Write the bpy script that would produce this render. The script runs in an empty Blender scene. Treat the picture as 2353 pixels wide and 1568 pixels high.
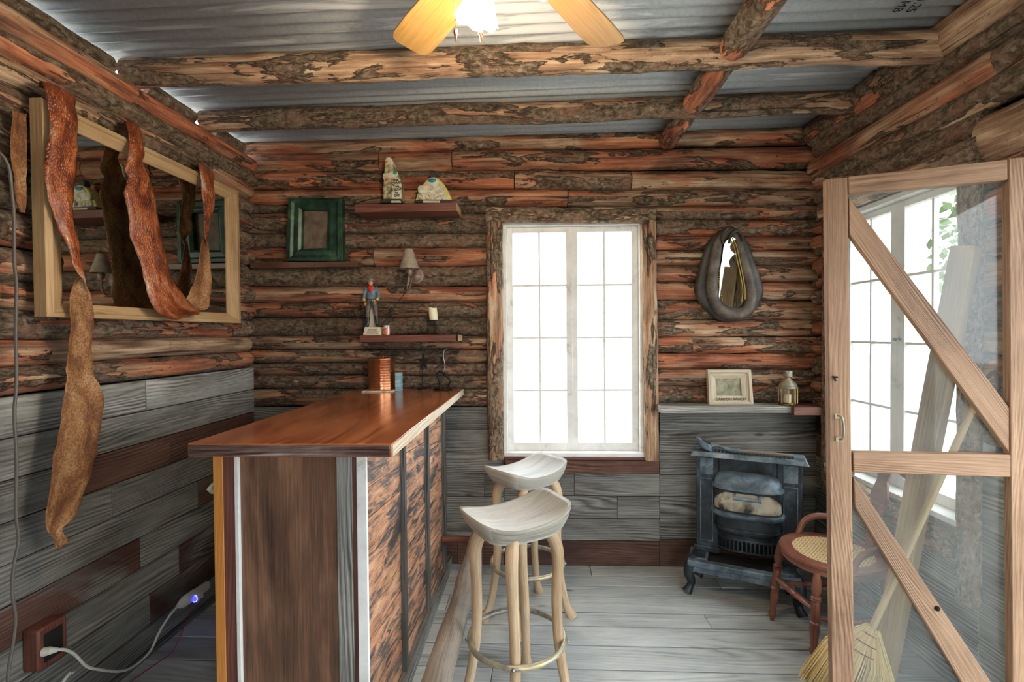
import bpy, bmesh, math, random
from mathutils import Vector, Matrix, noise
random.seed(7)
SC = bpy.context.scene
COL = SC.collection
R_ = math.radians
# ---------------------------------------------------------------- camera
CAM = Vector((0, 0, 1.52)); FPX = 1120.0; W_, H_ = 2353, 1568
ya, pi_, ro = R_(2.6), R_(-0.92), 0.008
FW = Vector((-math.sin(ya)*math.cos(pi_), math.cos(ya)*math.cos(pi_), math.sin(pi_)))
RT = Vector((math.cos(ya), math.sin(ya), 0)); UP = RT.cross(FW)
RT, UP = RT*math.cos(ro)-UP*math.sin(ro), UP*math.cos(ro)+RT*math.sin(ro)
cam = bpy.data.cameras.new('camera'); camo = bpy.data.objects.new('camera', cam); COL.objects.link(camo)
m = Matrix((RT, UP, -FW)).transposed().to_4x4(); m.translation = CAM; camo.matrix_world = m
cam.sensor_width = 36; cam.lens = FPX/W_*36; cam.clip_start = .02
SC.camera = camo
def ray(x, y): return FW + RT*((x-W_/2)/FPX) - UP*((y-H_/2)/FPX)
def onY(x, y, Y): d = ray(x, y); return CAM + d*(Y/d.y)
def onX(x, y, X): d = ray(x, y); return CAM + d*(X/d.x)
def onZ(x, y, Z): d = ray(x, y); return CAM + d*((Z-CAM.z)/d.z)
def onP(x, y, p, n): d = ray(x, y); return CAM + d*((p-CAM).dot(n)/d.dot(n))
def zr(r, X): return 1.52 + r*X      # height on a side wall from slope ratio
# ---------------------------------------------------------------- materials
def lin(h):
    if isinstance(h, str):
        h = h.lstrip('#'); c = [int(h[i:i+2], 16)/255 for i in (0, 2, 4)]
    else: c = h
    return tuple((v/12.92 if v <= .04045 else ((v+.055)/1.055)**2.4) for v in c) + (1,)
class NT:
    def __init__(s, name):
        s.m = bpy.data.materials.new(name); s.m.use_nodes = True; s.t = s.m.node_tree
        s.t.nodes.clear(); s.out = s.t.nodes.new('ShaderNodeOutputMaterial')
    def n(s, typ, **kw):
        nd = s.t.nodes.new('ShaderNode'+typ)
        for k, v in kw.items():
            if k.startswith('i_'):
                key = k[2:]; key = int(key) if key.isdigit() else key.replace('_', ' ')
                if hasattr(v, 'is_output') or isinstance(v, bpy.types.NodeSocket): s.t.links.new(v, nd.inputs[key])
                else: nd.inputs[key].default_value = v
            else: setattr(nd, k, v)
        return nd
    def math(s, op, a, b=0, clamp=False):
        return s.n('Math', operation=op, use_clamp=clamp, i_0=a, i_1=b).outputs[0]
    def ramp(s, fac, stops, interp='LINEAR'):
        r = s.n('ValToRGB', i_0=fac); cr = r.color_ramp; cr.interpolation = interp
        while len(cr.elements) < len(stops): cr.elements.new(.5)
        for e, (p, c) in zip(cr.elements, stops): e.position = p; e.color = lin(c) if not isinstance(c, tuple) or len(c) == 3 else c
        return r.outputs[0]
    def mix(s, f, a, b, mode='MIX'):
        x = s.n('Mix', data_type='RGBA', blend_type=mode)
        for i, v in ((0, f), (6, a), (7, b)):
            if isinstance(v, bpy.types.NodeSocket): s.t.links.new(v, x.inputs[i])
            else: x.inputs[i].default_value = v if i == 0 else (lin(v) if isinstance(v, str) else v)
        return x.outputs[2]
    def uv(s, su=1, sv=1):
        u = s.n('UVMap', uv_map='UVMap').outputs[0]
        return s.n('Mapping', i_0=u, i_3=(su, sv, 1)).outputs[0]
    def gen(s, k=1):
        u = s.n('TexCoord').outputs['Object']
        return s.n('Mapping', i_0=u, i_3=(k, k, k)).outputs[0]
    def noise(s, vec, scale=1, detail=4, rough=.55, dist=0):
        return s.n('TexNoise', i_Vector=vec, i_Scale=scale, i_Detail=detail, i_Roughness=rough, i_Distortion=dist).outputs[0]
    def bump(s, h, st=.3, dist=.01): return s.n('Bump', i_Height=h, i_Strength=st, i_Distance=dist).outputs[0]
    def fin(s, col, rough=.8, bump=None, metal=0, **kw):
        b = s.n('BsdfPrincipled')
        for k, v in (('Base Color', col), ('Roughness', rough), ('Metallic', metal)):
            if isinstance(v, bpy.types.NodeSocket): s.t.links.new(v, b.inputs[k])
            else: b.inputs[k].default_value = lin(v) if isinstance(v, str) else v
        for k, v in kw.items(): b.inputs[k.replace('_', ' ')].default_value = v
        if bump is not None: s.t.links.new(bump, b.inputs['Normal'])
        s.t.links.new(b.outputs[0], s.out.inputs[0]); return s.m
def remap(t, f, a, b): return t.n('MapRange', i_0=f, i_1=a, i_2=b, i_3=0., i_4=1.).outputs[0]
def mat_log():
    t = NT('log_bark_and_wood'); att = t.n('Attribute', attribute_name='tone')
    sp = t.n('SeparateColor', i_0=att.outputs[0]).outputs
    bark, red, bri = sp[0], sp[1], sp[2]
    nA = t.noise(t.uv(2.4, 9), 1, 7, .62, .4)
    f = t.math('ADD', nA, t.math('MULTIPLY', t.math('SUBTRACT', bark, .5), .55))
    fm = remap(t, f, .49, .53)
    st = t.noise(t.uv(3, 60), 1, 5, .6, .3); nB = t.noise(t.uv(2.2, 11), 1, 4, .6, .8)
    w = t.math('ADD', t.math('MULTIPLY', st, .45), t.math('MULTIPLY', nB, .6))
    wood = t.ramp(w, [(.30, '#3a281e'), (.42, '#705442'), (.51, '#9c7c61'), (.61, '#c2a688'), (.76, '#e0d0b8')])
    redc = t.ramp(w, [(.32, '#40241b'), (.45, '#7c4732'), (.55, '#aa694b'), (.63, '#ca8056'), (.76, '#dcb092')])
    nR = t.noise(t.uv(1.6, 7), 1, 3, .6, .5)
    rf = remap(t, t.math('ADD', nR, t.math('MULTIPLY', t.math('SUBTRACT', red, .5), .5)), .455, .62)
    wood = t.mix(rf, wood, redc)
    nD = t.noise(t.uv(30, 42), 1, 8, .72, .6); nE = t.noise(t.uv(7, 14), 1, 4, .6, .5)
    bk = t.ramp(t.math('ADD', t.math('MULTIPLY', nD, .65), t.math('MULTIPLY', nE, .35)), [(.34, '#2b211a'), (.44, '#64543f'), (.51, '#927e68'), (.60, '#bbaa92'), (.72, '#ddd3c0')])
    bk = t.mix(t.math('MULTIPLY', remap(t, nE, .5, .66), .55), bk, '#8c4a2c')
    c = t.mix(fm, wood, bk)
    edge = t.math('MULTIPLY', remap(t, t.math('ABSOLUTE', t.math('SUBTRACT', f, .505)), .022, 0.), .55)
    c = t.mix(edge, c, '#22150e')
    crack = t.math('MULTIPLY', remap(t, t.noise(t.uv(1.3, 75), 1, 3, .5, .6), .36, .31), .7)
    c = t.mix(crack, c, '#1c120c')
    pit = t.math('MULTIPLY', remap(t, t.noise(t.uv(38, 60), 1, 4, .7), .40, .34), .55); c = t.mix(pit, c, '#1e140e')
    kn = t.n('TexVoronoi', i_Vector=t.uv(2.2, 7), i_Scale=1., i_Randomness=1.).outputs[0]
    c = t.mix(t.math('MULTIPLY', remap(t, kn, .085, .04), .7), c, '#24130b')
    mul = t.math('MULTIPLY', bri, 2.0); g = t.n('CombineColor', i_0=mul, i_1=mul, i_2=mul).outputs[0]
    c = t.mix(1., c, g, 'MULTIPLY')
    h = t.math('ADD', t.math('MULTIPLY', fm, .8), t.math('ADD', t.math('MULTIPLY', t.math('MULTIPLY', nD, fm), 1.6), t.math('MULTIPLY', st, .35)))
    return t.fin(c, .82, t.bump(h, 1., .016))
def mat_board(name, stops, redstops=None, rough=.8, su=.55, lines=110, warp=30, streak=60, bump=.5, coat=0, low=.3, knots=1):
    t = NT(name); att = t.n('Attribute', attribute_name='tone'); sp = t.n('SeparateColor', i_0=att.outputs[0]).outputs
    uvn = t.n('SeparateXYZ', i_0=t.n('UVMap', uv_map='UVMap').outputs[0]).outputs
    ph = t.math('ADD', t.math('MULTIPLY', uvn[1], lines), t.math('MULTIPLY', t.noise(t.uv(su, 3.6), 1, 2, .4, .2), warp))
    ph = t.math('ADD', ph, t.math('MULTIPLY', t.noise(t.uv(9, 60), 1, 2), 1.3))
    wv = t.math('PINGPONG', ph, 1.); msk = remap(t, t.noise(t.uv(1.3, 7), 1, 3, .6, .5), .40, .62)
    wv = t.math('ADD', .5, t.math('MULTIPLY', t.math('SUBTRACT', wv, .5), msk))
    st = t.noise(t.uv(2.5, streak*2), 1, 6, .7, .2); fi = t.noise(t.uv(7, 330), 1, 3, .6); bl = t.noise(t.uv(1.5, 5), 1, 6, .62, .6)
    f = t.math('ADD', t.math('MULTIPLY', wv, low*.7), t.math('ADD', t.math('MULTIPLY', st, .30), t.math('ADD', t.math('MULTIPLY', fi, .18), t.math('MULTIPLY', bl, .52-low*.35))))
    c = t.ramp(f, stops)
    if redstops:
        c2 = t.ramp(f, redstops); rf = remap(t, t.math('ADD', t.noise(t.uv(1.2, 3), 1, 4, .6, .8), t.math('MULTIPLY', t.math('SUBTRACT', sp[1], .5), .9)), .46, .58)
        c = t.mix(rf, c, c2)
    if knots:
        kn = t.n('TexVoronoi', i_Vector=t.uv(1.6, 5), i_Scale=1., i_Randomness=1.).outputs[0]
        c = t.mix(t.math('MULTIPLY', remap(t, kn, .07, .03), .7), c, '#1d1510')
    mul = t.math('MULTIPLY', sp[2], 2.); g = t.n('CombineColor', i_0=mul, i_1=mul, i_2=mul).outputs[0]
    c = t.mix(1., c, g, 'MULTIPLY')
    return t.fin(c, rough, t.bump(t.math('ADD', t.math('MULTIPLY', wv, .8), t.math('MULTIPLY', st, 1.2)), bump, .004), Coat_Weight=coat, Coat_Roughness=.12)
def mat_plain(name, col, rough=.6, metal=0, var=.25, k=30, bump=.15, **kw):
    t = NT(name); n1 = t.noise(t.gen(k), 1, 5, .6); c = lin(col)
    d = tuple(x*(1-var) for x in c[:3])+(1,); l = tuple(min(1, x*(1+var)) for x in c[:3])+(1,)
    cc = t.ramp(n1, [(.3, d), (.7, l)])
    return t.fin(cc, rough, t.bump(n1, bump, .003), metal, **kw)
def mat_patch(name, cols, rough=.6, metal=0, k=20, bump=.3, stretch=(1, 1, 1), **kw):
    t = NT(name); u = t.n('TexCoord').outputs['Object']; v = t.n('Mapping', i_0=u, i_3=stretch).outputs[0]
    n1 = t.noise(v, k, 7, .65, .5)
    c = t.ramp(n1, [(.3+.4*i/(len(cols)-1), c) for i, c in enumerate(cols)])
    return t.fin(c, rough, t.bump(n1, bump, .004), metal, **kw)
M = {}
M['log'] = mat_log()
GR = [(.33, '#191715'), (.42, '#423f3a'), (.50, '#726f69'), (.60, '#a3a19a'), (.74, '#cdccc6')]
RD = [(.32, '#1a0e0b'), (.43, '#3d241c'), (.53, '#5f3c30'), (.70, '#8f6b5a')]
M['board'] = mat_board('weathered_grey_board', GR, RD)
M['floor'] = mat_board('grey_floor_board', [(.32, '#585b59'), (.42, '#878b88'), (.51, '#abafad'), (.68, '#cdd1cf')], None, .65, low=.2, lines=55, warp=34, bump=.3)
M['pine'] = mat_board('warm_pine', [(.32, '#6f5338'), (.42, '#977651'), (.52, '#b7966c'), (.70, '#d4b88d')], None, .6, bump=.25, low=.10, lines=150, warp=40)
M['doorwood'] = mat_board('oiled_door_wood', [(.33, '#3b281c'), (.42, '#694b36'), (.51, '#8d6c51'), (.66, '#b08e70')], None, .6, bump=.5, low=.14, lines=170, warp=50)
M['bartop'] = mat_board('varnished_bar_top', [(.36, '#2e150c'), (.44, '#6a331b'), (.51, '#8f4a25'), (.62, '#b56a3c')], None, .2, bump=.2, coat=.6, low=.25, lines=22, warp=20)
M['baredge'] = mat_board('dark_varnished_edge', [(.3, '#160c0a'), (.5, '#3d241d'), (.62, '#7a6560'), (.78, '#d0c6c4')], None, .2, bump=.3, coat=.6)
M['ply'] = mat_board('stained_plywood', [(.32, '#241915'), (.42, '#4c362b'), (.52, '#6f4f3d'), (.68, '#a0765a')], None, .38, lines=14, warp=16, bump=.15, low=.22)
M['redwood'] = mat_board('dark_red_wood', [(.28, '#2a130d'), (.42, '#4f2a20'), (.55, '#6e4034'), (.75, '#92604f')], None, .5, bump=.2)
M['amber'] = mat_board('amber_pine_edge', [(.28, '#96541f'), (.45, '#c07a35'), (.7, '#dd9c52')], None, .4, bump=.15)
M['stool'] = mat_board('worn_driftwood', [(.33, '#4d483f'), (.42, '#7f7a6e'), (.50, '#a09c91'), (.66, '#c2bfb6')], None, .45, bump=.2, low=.08, lines=25, warp=20)
M['leg'] = mat_board('smooth_branch_wood', [(.32, '#6d573f'), (.42, '#977d5e'), (.52, '#b89e7e'), (.70, '#d6c6ac')], None, .5, bump=.25, low=.07, lines=30, warp=18)
M['rail'] = mat_board('grey_barkless_log', [(.32, '#453a31'), (.42, '#6f6359'), (.52, '#8f867c'), (.70, '#b3aca3')], None, .7, bump=.6, low=.08, lines=30, warp=18)
M['fanwood'] = mat_board('honey_oak', [(.3, '#8a5f2c'), (.44, '#a87e42'), (.55, '#bd955a'), (.72, '#cdab78')], None, .35, bump=.05)
M['chairwood'] = mat_board('turned_mahogany', [(.3, '#381b14'), (.44, '#643729'), (.54, '#875341'), (.72, '#ad8070')], None, .35, bump=.1, low=.1, lines=60)
M['framepale'] = mat_board('pale_driftwood_frame', [(.28, '#8d7f68'), (.45, '#b5a68c'), (.6, '#cdbfa6'), (.78, '#e4dbc8')], None, .7, bump=.35)
def mat_bp():
    t = NT('bleached_bar_planks')
    n1 = t.noise(t.uv(6, 32), 1, 7, .72, .9); n2 = t.noise(t.uv(2.5, 9), 1, 3, .5, .5); st = t.noise(t.uv(4, 120), 1, 4, .6)
    c = t.ramp(t.math('ADD', t.math('MULTIPLY', n1, .7), t.math('MULTIPLY', n2, .3)), [(.42, '#4a403c'), (.475, '#786a63'), (.50, '#b57f5c'), (.58, '#d2a180'), (.7, '#e4c3a8')])
    c = t.mix(t.math('MULTIPLY', remap(t, st, .5, .35), .35), c, '#2d211c')
    return t.fin(c, .5, t.bump(n1, .35, .004))
M['barplank'] = mat_bp()
def mat_tin():
    t = NT('galvanised_roof_tin'); u = t.n('TexCoord').outputs['Object']
    v = t.n('Mapping', i_0=u, i_3=(1.3, 14, 1)).outputs[0]; n1 = t.noise(v, 1, 7, .65, .7)
    v2 = t.n('Mapping', i_0=u, i_3=(.5, .9, 1)).outputs[0]; n2 = t.noise(v2, 1, 2, .5)
    n3 = t.noise(t.gen(60), 1, 5, .7)
    f = remap(t, t.math('ADD', t.math('MULTIPLY', n1, .55), t.math('MULTIPLY', n2, .6)), .63, .67)
    c = t.ramp(n3, [(.3, '#a9afb2'), (.7, '#c2c8cb')])
    c = t.mix(f, c, '#dfe3e5')
    return t.fin(c, .42, t.bump(n3, .08, .002), t.math('MULTIPLY', t.math('SUBTRACT', 1., f), .12))
M['tin'] = mat_tin()
M['white'] = mat_patch('chipped_white_paint', ['#b9b4a9', '#dbdad5', '#e2e2df', '#e8e8e5', '#ececea'], .6, k=9, bump=.3)
M['dark'] = mat_plain('dark_gap', '#0d0a08', .95)
M['mirror'] = NT('mirror_glass').fin('#b9bdbb', .02, None, 1.)
def mat_glass(name, a=.06, dust_haze=.0, tint=(1, 1, 1, 1)):
    t = NT(name); tr = t.n('BsdfTransparent', i_0=tint); gl = t.n('BsdfGlossy', i_Roughness=.02)
    df = t.n('BsdfTranslucent', i_0=(.8, .82, .82, 1)); d2 = t.n('BsdfDiffuse', i_0=(.7, .72, .72, 1))
    m1 = t.n('MixShader', i_0=a, i_1=tr.outputs[0], i_2=gl.outputs[0])
    md = t.n('MixShader', i_0=.5, i_1=df.outputs[0], i_2=d2.outputs[0])
    dn = t.math('MULTIPLY', t.noise(t.gen(3), 1, 5, .6), dust_haze*2)
    m2 = t.n('MixShader', i_0=dn, i_1=m1.outputs[0], i_2=md.outputs[0])
    t.t.links.new(m2.outputs[0], t.out.inputs[0]); return t.m
M['glass'] = mat_glass('window_glass', .04)
M['doorglass'] = mat_glass('dusty_hazy_door_glass', .025, .09, (.93, .96, .95, 1))  # pale dust film doubles as painted haze of the reflections
M['iron'] = mat_patch('stove_cast_iron', ['#1f2124', '#2d3135', '#3c434a', '#5c6a76'], .42, .55, k=7, bump=.12)
M['irontop'] = mat_patch('pale_blue_iron', ['#39424a', '#55626c', '#76858f', '#8d9aa2'], .5, .4, k=9, bump=.12)  # paler blue-grey iron for the top, hood and raised parts
M['blackiron'] = mat_plain('black_wrought_iron', '#24211f', .5, .6)
M['steel'] = mat_plain('worn_steel', '#8f8f8e', .35, .9)
M['ember'] = mat_plain('dark_ash', '#15110f', .95)
def mat_mesh():
    t = NT('scorched_glass_panel'); n = t.noise(t.gen(9), 1, 4, .6, .3); wv = t.n('TexBrick', i_Vector=t.gen(160), i_5=1.)
    c = t.ramp(n, [(.38, '#2b2722'), (.47, '#8a8070'), (.56, '#bdb4a2'), (.7, '#cfc8b6')]); return t.fin(c, .35)
M['stoveglass'] = mat_mesh()
M['brass'] = mat_patch('tarnished_brass', ['#5d5a52', '#8d8980', '#a9a28a', '#bdab78'], .4, .5, k=14)
M['brasspol'] = mat_plain('polished_brass', '#a88a58', .25, 1.)
def mat_copper():
    t = NT('hammered_copper'); v = t.n('TexVoronoi', i_Vector=t.uv(60, 60), i_Scale=1., i_Randomness=.25).outputs[0]
    return t.fin('#d9936a', .27, t.bump(v, .3, .004), 1.)
M['copper'] = mat_copper()
def mat_snake(name, stops, scale, bump, rough, coat):
    t = NT(name); v = t.n('TexVoronoi', i_Vector=t.uv(scale, scale*1.5), i_Scale=1., i_Randomness=.8).outputs[0]
    n = t.noise(t.uv(7, 14), 1, 5, .6, .6); c = t.ramp(n, stops)
    c = t.mix(t.math('MULTIPLY', remap(t, v, .35, .75), .55), c, '#3a160a')
    return t.fin(c, rough, t.bump(t.math('SUBTRACT', 1., v), bump, .005), Coat_Weight=coat, Coat_Roughness=.25)
M['snake'] = mat_snake('orange_snakeskin', [(.35, '#5e2410'), (.46, '#8f4219'), (.55, '#b5602c'), (.66, '#c98a68'), (.78, '#dcc0b2')], 95, .9, .3, .6)
M['suede'] = mat_snake('tan_skin_underside', [(.35, '#6d4424'), (.48, '#926238'), (.6, '#ad7f52'), (.75, '#c8a27c')], 130, .15, .75, 0)
M['green'] = mat_patch('worn_green_paint', ['#0a1811', '#12291d', '#1c3b2c', '#2d5540', '#5f6c46'], .35, k=11, bump=.2)
M['backing'] = mat_patch('stained_picture_backing', ['#463a30', '#655648', '#7b6b5b', '#8d7d6a'], .7, k=10)
M['leather'] = mat_patch('old_black_leather', ['#262422', '#393632', '#4b4740', '#625c53'], .5, k=10, bump=.25)
M['leather2'] = mat_patch('brown_collar_leather', ['#3b342e', '#51483f', '#6b6056', '#83786c'], .55, k=12, bump=.3)
M['yellow'] = mat_plain('yellow_stitch', '#b79a4c', .7)
M['sconce'] = mat_plain('dusty_pink_metal', '#8a7468', .45, .3)
M['shade'] = mat_plain('taupe_shade', '#9a8d7e', .8)
M['wax'] = NT('cream_wax').fin('#ece3c4', .5, None, 0, Subsurface_Weight=.2)
M['cream'] = mat_patch('glazed_cream_ceramic', ['#a9a07f', '#cfc9ae', '#e3e0cc', '#efeee4'], .2, k=30, bump=.3)
M['rust'] = mat_patch('mottled_ceramic', ['#4c4532', '#8c8463', '#c9c4a4', '#d9a05c'], .25, k=45, bump=.6)
M['ink'] = NT('black_ink').fin('#16130f', .6)
M['darkbase'] = mat_plain('grey_ceramic_base', '#3f4142', .3)
M['blueglaze'] = mat_plain('blue_glaze', '#2f8aa8', .25)
M['greenglaze'] = mat_plain('green_glaze', '#3f8a63', .3)
M['orangeglaze'] = mat_plain('orange_glaze', '#e07a2c', .3)
M['yellowglaze'] = mat_plain('yellow_glaze', '#d9d08a', .25)
M['skin'] = mat_plain('painted_skin', '#d79a78', .45, var=.1)
M['shirt'] = mat_patch('painted_blue_shirt', ['#435a68', '#5f7f8d', '#7fa3aa'], .5, k=60)
M['trouser'] = mat_patch('painted_grey_trousers', ['#3e3632', '#5d534c', '#776a61'], .5, k=60)
M['boot'] = mat_plain('painted_black_boots', '#2c2f35', .35)
M['scarf'] = mat_plain('painted_red_bandana', '#cc3322', .5, var=.15)
M['hat'] = mat_plain('painted_grey_hat', '#8f897c', .5)
M['glove'] = mat_plain('painted_tan_gloves', '#c49a62', .5)
M['plaque'] = mat_plain('cream_plaque', '#d6cfb8', .4, var=.1)
M['orange'] = mat_patch('orange_candle_jar', ['#8a2f18', '#cc5a2b', '#e07f48', '#c9a090'], .25, k=40)
M['clear'] = mat_glass('clear_jar_glass', .15, .05)
M['lightblue'] = mat_patch('pale_blue_box', ['#6f9aa8', '#93bccb', '#b4d4de'], .5, k=30, stretch=(.3, .3, 3))
M['grey'] = mat_plain('grey_cord', '#5d564f', .5, var=.1)
M['whitecord'] = mat_plain('white_cord', '#c9c4b8', .4, var=.1)
M['redcord'] = mat_plain('red_cord', '#8c1f2c', .4)
M['blackcord'] = mat_plain('black_cord', '#1d1815', .5)
M['straw'] = mat_board('broom_straw', [(.28, '#94733e'), (.45, '#bf9e66'), (.6, '#d8bf8c'), (.75, '#ecdcb4')], None, .7, bump=.3)
def mat_cane():
    t = NT('woven_cane'); ch = []
    for a, s in ((0, 1), (90, 1), (45, .71), (-45, .71)):
        v = t.n('Mapping', i_0=t.n('UVMap', uv_map='UVMap').outputs[0], i_2=(0, 0, R_(a)), i_3=(1, 1, 1)).outputs[0]
        ch.append(t.n('TexWave', bands_direction='X', i_Vector=v, i_Scale=24*s if s == 1 else 24, i_Distortion=0.).outputs[0])
    h = t.math('MAXIMUM', t.math('MAXIMUM', ch[0], ch[1]), t.math('MAXIMUM', ch[2], ch[3]))
    h2 = t.math('MAXIMUM', ch[2], ch[3]); f = remap(t, h2, .62, .72)
    f = t.math('MAXIMUM', f, remap(t, t.math('MAXIMUM', ch[0], ch[1]), .86, .92))
    c = t.mix(f, '#5d4222', '#d9bd8a'); return t.fin(c, .5, t.bump(h, .5, .003))
M['cane'] = mat_cane()
def mat_emit(name, col, s):
    t = NT(name); e = t.n('Emission', i_0=lin(col), i_1=s); t.t.links.new(e.outputs[0], t.out.inputs[0]); return t.m
M['bulb'] = mat_emit('lit_bulb', '#ffe2b0', 14)
def mat_shade():
    t = NT('frosted_lamp_glass'); b = t.n('BsdfTranslucent', i_0=(1, .97, .9, 1)); d = t.n('BsdfDiffuse', i_0=(.9, .88, .84, 1)); e = t.n('Emission', i_0=(1, .93, .8, 1), i_1=2.)
    m1 = t.n('MixShader', i_0=.5, i_1=b.outputs[0], i_2=d.outputs[0]); a = t.n('AddShader', i_0=m1.outputs[0], i_1=e.outputs[0]); t.t.links.new(a.outputs[0], t.out.inputs[0]); return t.m
M['frosted'] = mat_shade()
M['bluelight'] = mat_emit('blue_ring_light', '#3a3cff', 6)
M['ground'] = mat_plain('pale_gravel', '#9c968a', .9, k=8)
M['leaf'] = mat_plain('green_leaves', '#5c6f45', .7)
# ---------------------------------------------------------------- mesh collecting
class MB:
    def __init__(s): s.v = []; s.f = []; s.uv = []; s.tn = []; s.mi = []; s.t = (.5, .5, .5); s.m = 0
    def tone(s, b=.5, r=.5, l=.5): s.t = (b, r, l); return s
    def face(s, idx, uvs): s.f.append(idx); s.uv.append(uvs); s.tn.append(s.t); s.mi.append(s.m)
    def hexa(s, p, seed=None, ax=None):
        """p: 8 points, 0-3 one end ring, 4-7 the other end ring; the grain runs from ring to ring unless ax given"""
        p = [Vector(q) for q in p]; b = len(s.v); s.v += p
        so = random.random()*40 if seed is None else seed; so2 = random.random()*20
        L = ((p[4]-p[0]).length+(p[6]-p[2]).length)/2
        a, c = (p[1]-p[0]).length, (p[3]-p[0]).length
        if ax is None: ax = 0
        per = [0, a, a+c, 2*a+c, 2*a+2*c]
        for i in range(4):
            j = (i+1) % 4; s.face([b+i, b+j, b+4+j, b+4+i], [(so, so2+per[i]), (so, so2+per[i+1]), (so+L, so2+per[i+1]), (so+L, so2+per[i])])
        s.face([b+3, b+2, b+1, b], [(so, so2+c), (so+a*.2, so2+c), (so+a*.2, so2), (so, so2)])
        s.face([b+4, b+5, b+6, b+7], [(so, so2), (so+a*.2, so2), (so+a*.2, so2+c), (so, so2+c)])
        return s
    def box(s, x0, x1, y0, y1, z0, z1, ax='x', seed=None):
        if ax == 'x': r = lambda x: [(x, y0, z0), (x, y1, z0), (x, y1, z1), (x, y0, z1)]; a, b = r(x0), r(x1)
        elif ax == 'y': r = lambda y: [(x0, y, z0), (x1, y, z0), (x1, y, z1), (x0, y, z1)]; a, b = r(y0), r(y1)
        else: r = lambda z: [(x0, y0, z), (x1, y0, z), (x1, y1, z), (x0, y1, z)]; a, b = r(z0), r(z1)
        return s.hexa(a+b, seed)
    def tube(s, pts, rad, n=12, cap=True, squash=None, sq_ax=None, ns=0, nf=6., seed=None, closed=False, dome=0, up=None):
        pts = [Vector(p) for p in pts]; N = len(pts)
        rad = [rad]*N if isinstance(rad, (int, float)) else list(rad)
        if dome and not closed:
            for end in (0, 1):
                i, d = (0, -1) if end == 0 else (len(pts)-1, 1)
                t = (pts[i]-pts[i-d]).normalized(); q = pts[i]; r = rad[i]
                ex = [(q+t*r*dome*.5, r*.86), (q+t*r*dome*.85, r*.5), (q+t*r*dome, r*.12)]
                for e in ex:
                    if end == 0: pts.insert(0, e[0]); rad.insert(0, e[1])
                    else: pts.append(e[0]); rad.append(e[1])
            N = len(pts)
        so = random.random()*40 if seed is None else seed; b = len(s.v); prev = None; u = 0; us = []
        for i, p in enumerate(pts):
            if closed: t = pts[(i+1) % N]-pts[i-1]
            else: t = pts[min(i+1, N-1)]-pts[max(i-1, 0)]
            t.normalize()
            if prev is None:
                ref = up or (Vector((0, 0, 1)) if abs(t.z) < .9 else Vector((0, 1, 0)))
                x = t.cross(ref).normalized()
            else:
                x = prev-t*prev.dot(t); x.normalize()
            prev = x; y = x.cross(t)
            if i: u += (pts[i]-pts[i-1]).length
            us.append(u)
            for k in range(n):
                a = 2*math.pi*k/n; d = x*math.cos(a)+y*math.sin(a); r = rad[i]
                if ns: r *= 1+ns*noise.noise(Vector((u*nf+so, math.cos(a)*1.3, math.sin(a)*1.3+so)))+ns*.5*noise.noise(Vector((u*nf*4+so, math.cos(a)*3, math.sin(a)*3)))
                q = d*r
                if squash: q = Vector((q.x*squash[0], q.y*squash[1], q.z*squash[2]))
                s.v.append(p+q)
        mr = sum(rad)/N; C = 2*math.pi*mr
        for i in range(N if closed else N-1):
            j = (i+1) % N; ui, uj = us[i], (us[j] if j else us[i]+(pts[0]-pts[-1]).length)
            for k in range(n):
                l = (k+1) % n
                s.face([b+i*n+k, b+i*n+l, b+j*n+l, b+j*n+k], [(so+ui, so+C*k/n), (so+ui, so+C*(k+1)/n), (so+uj, so+C*(k+1)/n), (so+uj, so+C*k/n)])
        if cap and not closed:
            s.face([b+k for k in range(n)][::-1], [(so+mr*.6*math.cos(k), so+mr*math.sin(k)) for k in range(n)])
            s.face([b+(N-1)*n+k for k in range(n)], [(so+mr*.6*math.cos(k), so+mr*math.sin(k)) for k in range(n)])
        return s
    def lathe(s, prof, c=(0, 0, 0), n=24, axis='z', cap=True, sx=1, sy=1):
        """prof [(r, h)], about axis through c"""
        c = Vector(c); b = len(s.v); so = random.random()*10; h0 = 0; hs = []
        for i, (r, h) in enumerate(prof):
            if i: h0 += math.hypot(r-prof[i-1][0], h-prof[i-1][1])
            hs.append(h0)
            for k in range(n):
                a = 2*math.pi*k/n; x, y = r*math.cos(a)*sx, r*math.sin(a)*sy
                s.v.append(c+(Vector((x, y, h)) if axis == 'z' else Vector((x, -h, y)) if axis == 'y' else Vector((h, x, y))))
        mr = max(p[0] for p in prof)
        for i in range(len(prof)-1):
            for k in range(n):
                l = (k+1) % n
                s.face([b+i*n+k, b+i*n+l, b+(i+1)*n+l, b+(i+1)*n+k], [(so+hs[i], mr*6.28*k/n), (so+hs[i], mr*6.28*(k+1)/n), (so+hs[i+1], mr*6.28*(k+1)/n), (so+hs[i+1], mr*6.28*k/n)])
        if cap:
            if prof[0][0] > 1e-4: s.face([b+k for k in range(n)][::-1], [(0, 0)]*n)
            if prof[-1][0] > 1e-4: s.face([b+(len(prof)-1)*n+k for k in range(n)], [(0, 0)]*n)
        return s
    def ball(s, c, r, n=12, sc=(1, 1, 1)):
        c = Vector(c); b = len(s.v); mm = n//2
        for i in range(mm+1):
            th = math.pi*i/mm
            for k in range(n):
                a = 2*math.pi*k/n; s.v.append(c+Vector((r*sc[0]*math.sin(th)*math.cos(a), r*sc[1]*math.sin(th)*math.sin(a), r*sc[2]*math.cos(th))))
        for i in range(mm):
            for k in range(n): l = (k+1) % n; s.face([b+i*n+k, b+i*n+l, b+(i+1)*n+l, b+(i+1)*n+k], [(i*.01, k*.01)]*4)
        return s
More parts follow.
